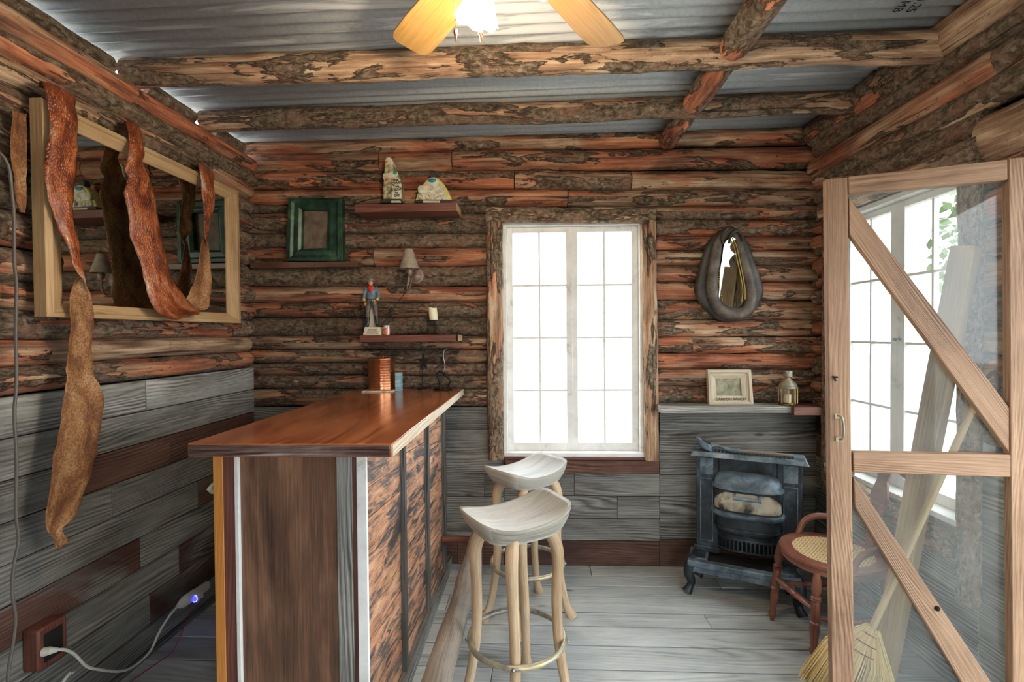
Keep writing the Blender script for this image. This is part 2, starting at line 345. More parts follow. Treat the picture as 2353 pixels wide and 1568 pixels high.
    def prism(s, outline, d0, d1, f, bulge=0):
        """outline: 2-D points; f(u, v, d) -> 3-D"""
        n = len(outline); b = len(s.v)
        cx = sum(p[0] for p in outline)/n; cy = sum(p[1] for p in outline)/n
        for d in (d0, d1): s.v += [Vector(f(u, v, d)) for u, v in outline]
        for k in range(n):
            l = (k+1) % n; s.face([b+k, b+l, b+n+l, b+n+k], [(outline[k][0], outline[k][1]), (outline[l][0], outline[l][1]), (outline[l][0]+.02, outline[l][1]), (outline[k][0]+.02, outline[k][1])])
        s.face([b+k for k in range(n)][::-1], [outline[k] for k in range(n)][::-1])
        s.face([b+n+k for k in range(n)], [outline[k] for k in range(n)])
        return s
    def grid(s, fn, nu, nv, uvf=None):
        b = len(s.v)
        for i in range(nu+1):
            for j in range(nv+1): s.v.append(Vector(fn(i/nu, j/nv)))
        w = nv+1
        for i in range(nu):
            for j in range(nv):
                q = [(i, j), (i+1, j), (i+1, j+1), (i, j+1)]
                s.face([b+a*w+c for a, c in q], [uvf(a/nu, c/nv) if uvf else (a/nu, c/nv) for a, c in q])
        return s
    def build(s, name, mat, parent=None, smooth=True, bevel=0, recalc=True, seg=2, angle=40):
        me = bpy.data.meshes.new(name); o = bpy.data.objects.new(name, me); COL.objects.link(o)
        inv = None
        if parent is not None:
            o.parent = parent; inv = WM(parent).inverted()
        vs = [inv @ v for v in s.v] if inv else s.v
        me.from_pydata([tuple(v) for v in vs], [], s.f)
        fu = [c for f in s.uv for uvp in f for c in uvp]
        me.uv_layers.new(name='UVMap'); me.uv_layers[0].data.foreach_set('uv', fu)
        me.color_attributes.new('tone', 'FLOAT_COLOR', 'CORNER'); ca = me.color_attributes[0]
        fc = []
        for f, t in zip(s.f, s.tn): fc += [t[0], t[1], t[2], 1.]*len(f)
        ca.data.foreach_set('color', fc)
        me.polygons.foreach_set('material_index', s.mi)
        for mm in (mat if isinstance(mat, list) else [mat]): me.materials.append(mm)
        if recalc:
            bm = bmesh.new(); bm.from_mesh(me); bmesh.ops.recalc_face_normals(bm, faces=bm.faces); bm.to_mesh(me); bm.free()
        if smooth:
            me.polygons.foreach_set('use_smooth', [True]*len(me.polygons))
            try: me.set_sharp_from_angle(angle=R_(angle))
            except Exception: pass
        if bevel:
            bv = o.modifiers.new('bevel', 'BEVEL'); bv.width = bevel; bv.segments = seg; bv.limit_method = 'ANGLE'; bv.angle_limit = R_(35)
        return o
def WM(o):
    mm = o.matrix_basis.copy()
    return (WM(o.parent) @ o.matrix_parent_inverse @ mm) if o.parent else mm
def empty(name, loc=(0, 0, 0), rz=0, label=None, cat=None, group=None, kind=None):
    o = bpy.data.objects.new(name, None); COL.objects.link(o); o.location = loc; o.rotation_euler = (0, 0, rz); o.empty_display_size = .05
    return tag(o, label, cat, group, kind)
def tag(o, label=None, cat=None, group=None, kind=None):
    if label: o['label'] = label
    if cat: o['category'] = cat
    if group: o['group'] = group
    if kind: o['kind'] = kind
    return o
def lab(o, label): o['label'] = label; return o
def child_local(mb, root):
    mw = WM(root); mb.v = [mw @ v for v in mb.v]; return mb
def text(body, name, mat, parent, loc, xdir, ydir, size, extrude=.0006, bold=0, ws=1.):
    cu = bpy.data.curves.new(name, 'FONT'); cu.body = body; cu.size = size; cu.extrude = extrude; cu.align_x = 'CENTER'; cu.align_y = 'CENTER'; cu.offset = bold; cu.space_line = .85
    tmp = bpy.data.objects.new(name+'_tmp', cu); COL.objects.link(tmp); bpy.context.view_layer.update()
    me = bpy.data.meshes.new_from_object(tmp.evaluated_get(bpy.context.evaluated_depsgraph_get())); bpy.data.objects.remove(tmp)
    o = bpy.data.objects.new(name, me); COL.objects.link(o); me.materials.clear(); me.materials.append(mat)
    X = Vector(xdir).normalized(); Y = Vector(ydir).normalized(); Z = X.cross(Y)
    mm = Matrix((X, Y, Z)).transposed().to_4x4(); mm.translation = Vector(loc)
    for v in me.vertices: v.co.x *= ws
    if parent is not None: o.parent = parent; mm = WM(parent).inverted() @ mm
    o.matrix_basis = mm
    return o
def lerp(a, b, t): return a+(b-a)*t
def catmull(P, n):
    out = []
    for i in range(len(P)-1):
        p0, p1, p2, p3 = P[max(i-1, 0)], P[i], P[i+1], P[min(i+2, len(P)-1)]
        for k in range(n):
            t = k/n; out.append(.5*((2*p1)+(p2-p0)*t+(2*p0-5*p1+4*p2-p3)*t*t+(3*p1-p0-3*p2+p3)*t**3))
    out.append(P[-1].copy()); return out
def smooth_pts(P, n=6): return catmull([Vector(p) for p in P], n)
# ================================================================ THE ROOM
YB = 3.16; XL = -1.84; XR = 1.74
BK = lambda x, y: onY(x, y, YB-.01)
# ---- back wall
wb = MB()
def wlog(mb, p0, p1, r, depth, axis, bark=.5, red=.5, bri=.5, ns=.08, dome=0, n=18, step=.025, ext=1.015):
    """a wall log from p0 to p1, radius r in z, squashed to depth across the wall"""
    p0, p1 = Vector(p0), Vector(p1); L = (p1-p0).length; k = max(4, int(L/step)); so = random.random()*50
    pts = [p0.lerp(p1, i/k)+Vector((0, 0, .006*noise.noise(Vector((so+i*step*1.2, 0, 0))))) for i in range(k+1)]
    rr = [r*ext*(1+.05*noise.noise(Vector((so+9+i*step*1.1, 3, 0)))) for i in range(k+1)]
    mb.tone(bark, red, bri)
    sq = (1, depth/r, 1) if axis == 'x' else (depth/r, 1, 1)
    mb.tube(pts, rr, n, True, sq, ns=ns, nf=7, seed=so, dome=dome)
rnd = random.uniform
rows_full = [(303, 340), (340, 388), (388, 432), (432, 470)]
joints = {1: [870, 1038], 2: [1182, 1452], 3: [1305]}
for ri, (a, b) in enumerate(rows_full):
    sl = [(-.025), -.012, 0.0, 0.0][ri]
    xs = [555]+joints.get(ri, [])+[1905]
    for i in range(len(xs)-1):
        xm = (xs[i]+xs[i+1])/2; f = lambda x, yy: BK(x, yy+sl*(x-1200))
        q0, q1 = f(xs[i], (a+b)/2), f(xs[i+1], (a+b)/2); r = abs(f(xm, a).z-f(xm, b).z)/2
        q0.x += .003; q1.x -= .003; q0.y = q1.y = YB+.05
        wlog(wb, q0, q1, r, .066, 'x', bark=rnd(.3, .55), red=rnd(.45, .8), bri=rnd(.43, .56))
left = [470, 487, 534, 567, 610, 657, 694, 729, 772, 804, 836, 864, 896, 937]
for i in range(len(left)-1):
    a, b = left[i], left[i+1]
    if i == 0: a = 468
    xs = [555, 1118]
    if i == 1: xs = [555, 818, 1118]
    if i == 6: xs = [555, 984, 1118]
    if i in (8, 10): xs = [555, 834, 1118]
    if i == 3: xs = [555, 858, 1118]
    if i == 12: xs = [555, 1025, 1118]
    for k in range(len(xs)-1):
        q0, q1 = BK(xs[k], (a+b)/2), BK(xs[k+1], (a+b)/2); r = abs(BK(900, a).z-BK(900, b).z)/2
        q0.y = q1.y = YB+.05; q0.x += .002; q1.x -= .002
        bark = {1: .75, 3: .3, 4: .85, 5: .35, 6: .8, 7: .75}.get(i, rnd(.5, .85)) if xs[k] > 560 or len(xs) == 2 else rnd(.35, .7)
        wlog(wb, q0, q1, r, .062, 'x', bark=bark, red=rnd(.35, .75), bri=rnd(.36, .5))
right = [470, 501, 540, 574, 609, 647, 690, 735, 775, 813, 850, 888, 930]
for i in range(len(right)-1):
    a, b = right[i], right[i+1]; xs = [1508, 1905]
    if i == 8: xs = [1508, 1592, 1905]
    for k in range(len(xs)-1):
        q0, q1 = BK(xs[k], (a+b)/2), BK(xs[k+1], (a+b)/2); r = abs(BK(1650, a).z-BK(1650, b).z)/2
        q0.y = q1.y = YB+.05; q0.x += .002
        wlog(wb, q0, q1, r, .062, 'x', bark=rnd(.35, .62), red=rnd(.45, .9), bri=rnd(.44, .56))
wallb = empty('wall_back', (0, YB+.1, 0), kind='structure')
wb.build('log_courses', M['log'], wallb, angle=60)
bd = MB()
def boards_back(mb, px0, px1, ys, joints=None, reds=()):
    for i in range(len(ys)-1):
        xs = [px0]+((joints or {}).get(i, []))+[px1]
        for k in range(len(xs)-1):
            zt, zb = BK((px0+px1)/2, ys[i]).z-.0022, BK((px0+px1)/2, ys[i+1]).z+.0022
            if i == len(ys)-2: zb = 0
            x0, x1 = BK(xs[k], ys[i]).x, BK(xs[k+1], ys[i]).x
            mb.tone(.5, .75 if i in reds else .1, rnd(.25, .36)); dy = rnd(0, .004)
            mb.box(x0+.001, x1-.001, YB+.012+dy, YB+.05, zb, zt)
boards_back(bd, 540, 1158, [937, 989, 1041, 1092, 1143, 1195, 1237, 1303], {3: [1112], 6: [1050]}, (6,))
boards_back(bd, 1158, 1518, [1090, 1143, 1195, 1246, 1303], {1: [1420], 0: [1320]}, (3,))
boards_back(bd, 1518, 1905, [930, 993, 1043, 1095, 1146, 1196, 1246, 1303], {2: [1700], 5: [1630]}, (6,))
bd.build('wainscot_boards', M['board'], wallb, bevel=.0015)
sh = MB()   # dark sheathing behind the logs, with the window opening
wx0, wx1, wz0, wz1 = BK(1156, 700).x, BK(1476, 700).x, BK(1300, 1045).z, BK(1300, 512).z
sh.box(-2.05, wx0-.02, YB+.1, YB+.14, 0, 2.86); sh.box(wx1+.02, 1.95, YB+.1, YB+.14, 0, 2.86)
sh.box(wx0-.02, wx1+.02, YB+.1, YB+.14, wz1+.03, 2.86); sh.box(wx0-.02, wx1+.02, YB+.1, YB+.14, 0, wz0-.03)
sh.build('sheathing', M['dark'], wallb, smooth=False)
# ---- left wall
wl = MB()
def llog(r0, r1, y0, y1, X=XL, prot=.05, ry=0, **kw):
    za, zb = zr(r0, -X), zr(r1, -X); z = (za+zb)/2; r = abs(za-zb)/2
    wlog(wl, (X-prot, y0, z+ry), (X-prot, y1, z), r, prot+.01, 'y', **kw)
YE = 3.10
llog(.640, .590, 2.16, YE, X=-1.80, bark=.35, red=.85, bri=.6, dome=1)  # top courses toned brighter, standing in for lamplight on them
llog(.640, .590, -1.3, 2.155, X=-1.80, bark=.22, red=.6, bri=.62, ext=1.12)
llog(.590, .543, 1.97, YE, X=-1.81, bark=.75, red=.5, bri=.6, dome=1)
llog(.590, .543, -1.3, 1.95, X=-1.81, bark=.6, red=.6, bri=.62, dome=1)
llog(.543, .488, -1.3, YE, X=-1.82, bark=.5, red=.45, bri=.6, dome=1)
LR = [.488, .431, .368, .304, .248, .177, .113, .054, -.005, -.058, -.113]
for i in range(len(LR)-1):
    bk = {9: .45, 8: .35, 7: .62}.get(i, rnd(.4, .7))
    if i == 8:
        llog(LR[i], LR[i+1], 1.78, YE-.01, bark=.05, red=.1, bri=.42, dome=.6); llog(LR[i], LR[i+1], -1.3, 1.77, bark=.3, red=.75, bri=.52)
    else: llog(LR[i], LR[i+1], -1.3, YE+rnd(-.02, .03), bark=bk, red=rnd(.4, .8), bri=rnd(.5, .6), dome=1)
# pieces between the beams on top of the wall
for y0, y1 in ((-1.3, 2.09), (2.27, 2.60), (2.78, 3.05)):
    wlog(wl, (-1.90, y0, 2.715), (-1.90, y1, 2.715), .05, .075, 'y', bark=.95, red=.3, bri=.55, ns=.12)
walll = empty('wall_left', (XL-.1, 1, 0), kind='structure')
wl.build('log_courses', M['log'], walll, angle=60)
bd = MB(); z = zr(-.113, 1.86); i = 0
jt = [[2.25], [], [1.9, 2.4], [2.05], [2.6], [1.5, 2.2], [2.45]]
while z > .02:
    zb = max(0, z-.148); ys = [-1.3]+jt[i%7]+[3.15]
    for k in range(len(ys)-1):
        red = .1; br = rnd(.36, .46) if i < 2 else rnd(.26, .34)  # lower rows painted darker for the shade behind the bar
        if i == 2 and k > 0: red = .95; br = .3
        if i > 3 and k == 1: red = .6
        bd.tone(.5, red, br)
        bd.box(-1.90, -1.863+rnd(0, .004), ys[k]+.0016, ys[k+1]-.0016, zb+.0025, z-.0025, 'y')
    z = zb; i += 1
bd.tone(.5, .2, .2); bd.box(-1.90, -1.83, -1.3, 3.14, 0, .022, 'y')
bd.build('wainscot_boards', M['board'], walll, bevel=.0015)
sh = MB(); sh.box(-2.0, -1.96, -1.3, YB+.12, 0, 2.66, 'y'); sh.build('sheathing', M['dark'], walll, smooth=False)
# ---- right wall (window between Y 2.06 and 2.92, doorway widened out of view to let in light)
wr = MB()
def rlog(r0, r1, y0, y1, X=XR, prot=.05, **kw):
    za, zb = zr(r0, X), zr(r1, X); z = (za+zb)/2; r = abs(za-zb)/2
    wlog(wr, (X+prot, y0, z), (X+prot, y1, z), r, prot+.01, 'y', **kw)
rlog(.775, .672, 2.22, 3.13, X=1.69, prot=.07, bark=.62, red=.65, bri=.5, dome=.3)
rlog(.775, .675, -1.3, 2.21, X=1.69, prot=.07, bark=.12, red=.25, bri=.55)
rlog(.680, .615, -1.3, 3.1, X=1.73, bark=.75, red=.5, bri=.5, dome=1)
rlog(.620, .555, 1.95, 3.12, X=1.71, bark=.3, red=.5, bri=.48, dome=1)
rlog(.620, .555, -1.3, 1.94, X=1.72, bark=.7, red=.5, bri=.52, dome=1)
rlog(.560, .495, 1.72, 3.1, X=1.73, bark=.6, red=.5, bri=.54, dome=.8)
rlog(.555, .485, -1.3, 1.71, X=1.72, bark=.35, red=.4, bri=.6, dome=1)
rlog(.500, .440, 1.98, 3.1, bark=.7, red=.5, bri=.55)
rlog(.445, .385, 1.98, 3.1, bark=.6, red=.5, bri=.55)
rlog(.488, .376, -1.3, 1.97, X=1.70, prot=.08, bark=.02, red=.1, bri=.5, ns=.03)
RR = [.385, .343, .267, .19, .145, .092, .033, -.02, -.09, -.165, -.223, -.283]
for i in range(len(RR)-1):
    rlog(RR[i], RR[i+1], 2.96, 3.09+rnd(0, .03), X=1.72+rnd(0, .02), bark=rnd(.4, .75), red=rnd(.4, .8), bri=rnd(.4, .5), dome=.6)
RN = [.376, .31, .235, .16, .08, .01, -.06, -.13, -.2, -.26]
for i in range(len(RN)-1):
    rlog(RN[i], RN[i+1], 1.70, 1.985, X=1.75, bark=rnd(.25, .7), red=rnd(.2, .6), bri=rnd(.5, .6), dome=.9)
    rlog(RN[i], RN[i+1], -1.3, .1, X=1.75, bark=.6)
wallr = empty('wall_right', (XR+.1, 1, 0), kind='structure')
wr.build('log_courses', M['log'], wallr, angle=60)
bd = MB()
z = zr(-.283, 1.76); i = 0
while z > .02:
    zb = max(0, z-.146)
    for y0, y1 in ((2.98, 3.15), (1.70, 2.02), (-1.3, .1)):
        bd.tone(.5, .7 if (y0 > 2.9 and i < 2) else .08, rnd(.42, .5) if y0 < 2.9 else .3); bd.box(1.775, 1.80, y0, y1, zb+.002, z-.002, 'y')
    z = zb; i += 1
z = .70; i = 0
while z > .02:
    zb = max(0, z-.146); bd.tone(.5, .05, rnd(.46, .54)); bd.box(1.772, 1.80, 2.02, 2.98, zb+.002, z-.002, 'y'); z = zb; i += 1
bd.tone(.5, .1, .5); bd.box(1.86, 1.885, -1.3, 3.14, 2.80, 2.975, 'y')
bd.build('wainscot_boards', M['board'], wallr, bevel=.0015)
sh = MB()
for y0, y1, z0, z1 in ((-1.3, .1, 0, 2.9), (.1, 1.7, 2.16, 2.9), (1.7, 2.05, 0, 2.9), (2.05, 2.93, 2.17, 2.9), (2.05, 2.93, 0, .73), (2.93, YB+.12, 0, 2.9)):
    sh.box(1.86, 1.90, y0, y1, z0, z1, 'y')
sh.build('sheathing', M['dark'], wallr, smooth=False)
# ---- unseen front wall behind the camera, opened on its right to steer the daylight
wf = MB(); z = 0
while z < 2.75:
    for x0, x1 in ((-1.95, .25), (1.5, 1.85)): wf.tone(.5, .3, rnd(.4, .5)); wf.box(x0, x1, -1.34, -1.31, z, min(2.76, z+.146))
    z += .15
wf.tone(.5, .3, .45); wf.box(.25, 1.5, -1.34, -1.31, 2.2, 2.76)
wf.box(-1.95, 1.85, -1.37, -1.341, 2.2, 2.76); wf.box(-1.95, .25, -1.37, -1.341, 0, 2.2); wf.box(1.5, 1.85, -1.37, -1.341, 0, 2.2)
tag(wf.build('wall_front', M['board'], None), kind='structure')
# ---- floor
fl = MB(); ys = [3.18, 3.04, 2.92, 2.80, 2.64, 2.515, 2.36, 2.19]
while ys[-1] > -1.3: ys.append(ys[-1]-.15)
for i in range(len(ys)-1):
    x = -1.9; xs = [x]
    for j in ([.35], [1.1], [], [-.5], [.9], [], [1.3], [-.2])[i % 8]: xs.append(j)
    xs.append(1.80)
    for k in range(len(xs)-1):
        fl.tone(.5, .1, rnd(.44, .52)); fl.box(xs[k]+.0015, xs[k+1]-.0015, ys[i+1]+.004, ys[i]-.004, -.03, rnd(-.002, 0))
floor = fl.build('floor', M['floor'], None, bevel=.002); tag(floor, kind='structure')
sf = MB(); sf.box(-2.0, 1.9, -1.3, 3.3, -.14, -.09); sf.box(-2.0, -1.91, -1.3, 3.3, -.3, -.004, 'y'); sf.box(1.81, 1.9, -1.3, 3.3, -.3, -.004, 'y'); sf.box(-2., 1.9, 3.185, 3.3, -.3, 0); sf.box(-2., 1.9, -1.34, -1.3, -.3, -.03); sf.build('subfloor', M['dark'], floor, smooth=False)  # near-black so board gaps stay dark; rim skirts added against light leaks
# ---- roof tin
tn = MB(); NY = 640; y0, y1 = -1.4, 3.34
tv = []
for i in range(NY+1):
    y = y0+(y1-y0)*i/NY; zz = .009*math.sin(2*math.pi*y/.068)
    tv.append((y, zz))
b = 0
for i, (y, zz) in enumerate(tv): tn.v += [Vector((-1.945, y, 2.785+zz)), Vector((0, y, 2.800+zz)), Vector((2.1, y, 2.815+zz))]
for i in range(NY):
    for k in range(2): tn.face([i*3+k, i*3+k+1, i*3+k+4, i*3+k+3], [(0, 0)]*4)
ceil = tn.build('ceiling', M['tin'], None, recalc=False, angle=80); tag(ceil, kind='structure')
so = ceil.modifiers.new('thick', 'SOLIDIFY'); so.thickness = .002; so.offset = 1
def tin_text(s, px, py, size, rot=0, flip=False):
    p = onZ(px, py, 2.789); xd = Vector((math.cos(rot), math.sin(rot), 0)); yd = Vector((-math.sin(rot), math.cos(rot), 0))
    if not flip: yd = -yd
    return text(s, 'stamp', M['ink'], ceil, p, xd, yd, size, .0004)
tin_text('1973', 800, 187, .06, 0, False); tin_text('MB', 2070, 15, .05, 1.5); tin_text('1.25', 2105, 12, .05, 1.5)
# ---- outside ground
g = MB(); g.box(-30, 30, -30, 40, -.5, -.3); gg = g.build('ground', M['ground'], None, smooth=False); tag(gg, kind='structure')
# ---- window 1 (back wall) : two casements of 2 x 4 panes
def casement(parent, o, ux, w, h, nrm, name='casement', thick=.035, stile=.045):
    """o: lower left corner, ux: unit vector along, nrm: into the wall"""
    o, ux, nrm = Vector(o), Vector(ux), Vector(nrm); uz = Vector((0, 0, 1))
    def bar(mb, a0, a1, z0, z1, d0, d1):
        c = lambda a, z, d: o+ux*a+uz*z+nrm*d
        if (a1-a0) > (z1-z0): mb.hexa([c(a0, z0, d0), c(a0, z1, d0), c(a0, z1, d1), c(a0, z0, d1), c(a1, z0, d0), c(a1, z1, d0), c(a1, z1, d1), c(a1, z0, d1)])
        else: mb.hexa([c(a0, z0, d0), c(a1, z0, d0), c(a1, z0, d1), c(a0, z0, d1), c(a0, z1, d0), c(a1, z1, d0), c(a1, z1, d1), c(a0, z1, d1)])
    mb = MB()
    bar(mb, 0, stile, 0, h, 0, thick); bar(mb, w-stile, w, 0, h, 0, thick)
    bar(mb, stile, w-stile, 0, .05, 0, thick); bar(mb, stile, w-stile, h-.035, h, 0, thick)
    sash = mb.build(name, M['white'], parent, smooth=False, bevel=.002)
    mb = MB(); bar(mb, w/2-.006, w/2+.006, .05, h-.035, .008, thick-.004)
    for k in (1, 2, 3): zz = .05+(h-.085)*k/4; bar(mb, stile, w-stile, zz-.006, zz+.006, .009, thick-.005)
    mb.build('muntins', M['white'], sash, smooth=False)
    mb = MB(); bar(mb, stile*.8, w-stile*.8, .04, h-.03, .019, .022); mb.build('window_glass', M['glass'], sash, smooth=False)
    return sash
w1 = empty('window_1', (0, YB, wz0), kind='structure')
a, b_, t_, bo = BK(1160, 700).x, BK(1475, 700).x, BK(1310, 514).z, BK(1310, 1040).z
mid = BK(1312, 700).x
fr = MB()
fr.box(a-.022, a+.012, YB-.005, YB+.12, bo-.02, t_+.02, 'z'); fr.box(b_-.012, b_+.022, YB-.005, YB+.12, bo-.02, t_+.02, 'z')
fr.box(a, b_, YB, YB+.12, t_-.008, t_+.02); fr.build('window_frame', M['white'], w1, smooth=False, bevel=.002)
fr = MB(); fr.box(a-.02, b_+.03, YB-.03, YB+.12, bo-.026, bo); fr.build('window_sill', M['white'], w1, smooth=False, bevel=.003)
casement(w1, (a+.012, YB+.04, bo), (1, 0, 0), mid-a-.012+.012, t_-bo-.008, (0, 1, 0), stile=.038)
casement(w1, (mid+.004, YB+.045, bo), (1, 0, 0), b_-mid-.016, t_-bo-.008, (0, 1, 0), stile=.042)
# log trim around window 1
def trimlog(name, p0, p1, r, bark, red, bri, sq=(1, .6, 1), ns=.12, nf=5):
    mb = MB().tone(bark, red, bri); p0, p1 = Vector(p0), Vector(p1); k = 40
    mb.tube([p0.lerp(p1, i/k)+Vector((.004*noise.noise(Vector((i*.3, r*99, 0))), 0, .003*noise.noise(Vector((i*.3, 5, r*77))))) for i in range(k+1)], r, 16, True, sq, ns=ns, nf=nf)
    return tag(mb.build(name, M['log'], None, angle=60), kind='structure')
def pz(x, y, Y=YB-.04): return onY(x, y, Y)
trimlog('trim_1', pz(1117, 494), pz(1505, 495), .05, .62, .4, .6)
trimlog('trim_2', pz(1135, 511), pz(1140, 1056), .053, .6, .5, .58)
trimlog('trim_3', pz(1490, 508), pz(1499, 1058), .047, .4, .3, .58)
mb = MB().tone(.5, .85, .42); mb.box(pz(1160, 1070).x, pz(1516, 1070).x, YB-.03, YB+.02, pz(1300, 1090).z, pz(1300, 1059).z)
tag(mb.build('trim_4', M['board'], None, bevel=.003), kind='structure')
mb = MB().tone(.5, .5, .4); mb.box(pz(1160, 1070).x, pz(1484, 1070).x, YB-.035, YB+.02, pz(1300, 1058).z, pz(1300, 1052).z)
tag(mb.build('trim_5', M['redwood'], None, bevel=.002), kind='structure')
# ---- window 2 (right wall)
w2 = empty('window_2', (XR, 2.5, .75), kind='structure')
fr = MB()
fr.box(XR, XR+.14, 2.05, 2.085, .74, 2.17, 'z'); fr.box(XR, XR+.14, 2.895, 2.93, .74, 2.17, 'z'); fr.box(XR, XR+.14, 2.05, 2.93, 2.15, 2.175, 'y')
fr.build('window_frame', M['white'], w2, smooth=False, bevel=.002)
fr = MB(); fr.box(XR-.04, XR+.14, 2.04, 2.94, .72, .745, 'y'); fr.build('window_sill', M['white'], w2, smooth=False, bevel=.003)
casement(w2, (XR+.05, 2.49, .745), (0, -1, 0), .405, 1.405, (1, 0, 0), stile=.045)
casement(w2, (XR+.05, 2.895, .745), (0, -1, 0), .405, 1.405, (1, 0, 0), stile=.045)
lt = MB(); lt.tube([(XR+.045, 2.49, 1.47), (XR+.03, 2.49, 1.475), (XR+.022, 2.47, 1.478), (XR+.022, 2.44, 1.478)], .004, 8); lt.ball((XR+.02, 2.43, 1.478), .008, 10); lt.build('latch', M['blackiron'], w2)
trimlog('trim_6', (XR-.01, 2.015, .42), (XR-.01, 2.02, 2.24), .05, .9, .2, .62, sq=(.6, 1, 1))
trimlog('trim_7', (XR-.01, 2.955, .56), (XR-.01, 2.945, 2.27), .047, .75, .5, .58, sq=(.6, 1, 1))
trimlog('trim_8', (XR-.03, 2.98, 2.225), (XR-.03, 1.95, 2.22), .045, .5, .4, .6, sq=(.7, 1, 1))
trimlog('trim_9', (XR-.03, 2.9, .70), (XR-.05, 2.06, .63), .05, .55, .2, .6, sq=(.7, 1, 1), ns=.3, nf=9)
mb = MB().tone(.5, .1, .52); mb.box(XR, XR+.05, 2.05, 2.93, .64, .72, 'y'); tag(mb.build('trim_10', M['board'], None, bevel=.002), kind='structure')
# ---- beams
def beam(name, Y, z, r, bark, red, bri, label, x0=-1.86, x1=1.80):
    mb = MB().tone(bark, red, bri); k = 110; so = rnd(0, 50)
    pts = [Vector((lerp(x0, x1, i/k), Y+.012*noise.noise(Vector((so+i*.06, 0, 0))), z+.010*noise.noise(Vector((so+i*.05, 7, 0))))) for i in range(k+1)]
    mb.tube(pts, [r*(1+.08*noise.noise(Vector((so+i*.08, 2, 0)))) for i in range(k+1)], 20, True, ns=.09, nf=8, seed=so)
    return tag(mb.build(name, M['log'], None, angle=60), label, 'beam', 'round log beams under the tin roof')
beam('log_beam', 2.18, 2.728, .063, .48, .3, .62, 'round log ceiling beam nearest the camera, just behind the ceiling fan')
beam('log_beam', 2.70, 2.734, .057, .62, .4, .52, 'darker round log ceiling beam between the fan beam and the back wall')
beam('log_beam', 1.18, 2.728, .06, .5, .3, .5, 'round log ceiling beam directly over the ceiling fan, at the picture top')
def spacer(y0, y1, label, r=.062):
    mb = MB().tone(.5, .75, .6); k = 24; so = rnd(0, 50)
    pts = [Vector((.85+.004*noise.noise(Vector((so+i*.3, 0, 0))), lerp(y0, y1, i/k), 2.722)) for i in range(k+1)]
    mb.tube(pts, r, 18, True, ns=.08, nf=9, seed=so, dome=1.0)
    return tag(mb.build('log_spacer', M['log'], None, angle=60), label, 'log', 'short log spacers between the ceiling beams')
spacer(1.26, 2.10, 'longest reddish log spacer, its round end resting against the front ceiling beam')
spacer(2.26, 2.60, 'middle reddish log spacer between the two ceiling beams')
spacer(2.76, 3.12, 'shortest log spacer against the back wall behind the darker beam', .056)
# ================================================================ BAR COUNTER
CT = 1.165
bar = empty('bar_counter', (-.8, 2.3, 0), 0, 'wooden bar counter with a glossy reddish top and a diagonal plank front', 'bar counter')
tp = MB(); X0, X1, Y0, Y1 = -1.145, -.462, 1.552, 3.135
tp.tone(.5, .5, .5)
n = 1
for i in range(n):
    tp.tone(.5, .5, .5); tp.box(lerp(X0, X1, i/n), lerp(X0, X1, (i+1)/n), Y0, Y1, CT-.045, CT, 'y')
top = tp.build('countertop', M['bartop'], bar, bevel=.003)
e = MB().tone(.5, .5, .5); e.box(X0+.004, X1-.006, Y0-.003, Y0+.004, CT-.042, CT-.005); e.build('end_grain_edge', M['baredge'], top, bevel=.001)
e = MB().tone(.5, .5, .5); e.box(X1-.004, X1+.003, Y0+.003, Y1-.003, CT-.042, CT-.004, 'y'); e.build('side_edge', M['framepale'], top, bevel=.001)  # pale strip painted in place of the white glare along this edge
FY = 1.60
px = lambda x: onY(x, 1200, FY).x
def vb(name, x0, x1, mat, y0=FY, y1=FY+.02, br=.5, z1=CT-.047, bev=.0015):
    m_ = MB().tone(.5, .0, br); m_.box(x0, x1, y0, y1, .0, z1, 'z'); return m_.build(name, mat, bar, bevel=bev)
lab(vb('corner_board', px(493), px(515), M['amber'], FY-.004, FY+.03), 'amber pine corner strip')
vb('corner_board', px(515), px(542), M['redwood'], FY-.002, FY+.02)
lab(vb('trim_strip', px(542), px(551), M['white'], FY-.006, FY+.02, .5), 'whitish trim strip')
vb('end_panel', px(551), px(776), M['ply'], FY+.006, FY+.02)
lab(vb('corner_board', px(776), px(811), M['board'], FY-.006, FY+.02, .4), 'weathered grey corner board')
vb('corner_board', px(811), px(822), M['redwood'], FY-.002, FY+.02, .32)
XS = -.565
lab(vb('trim_strip', px(822), XS+.003, M['white'], FY-.008, FY+.006), 'pale blue-white trim strip')
sp = MB(); sp.m = 0
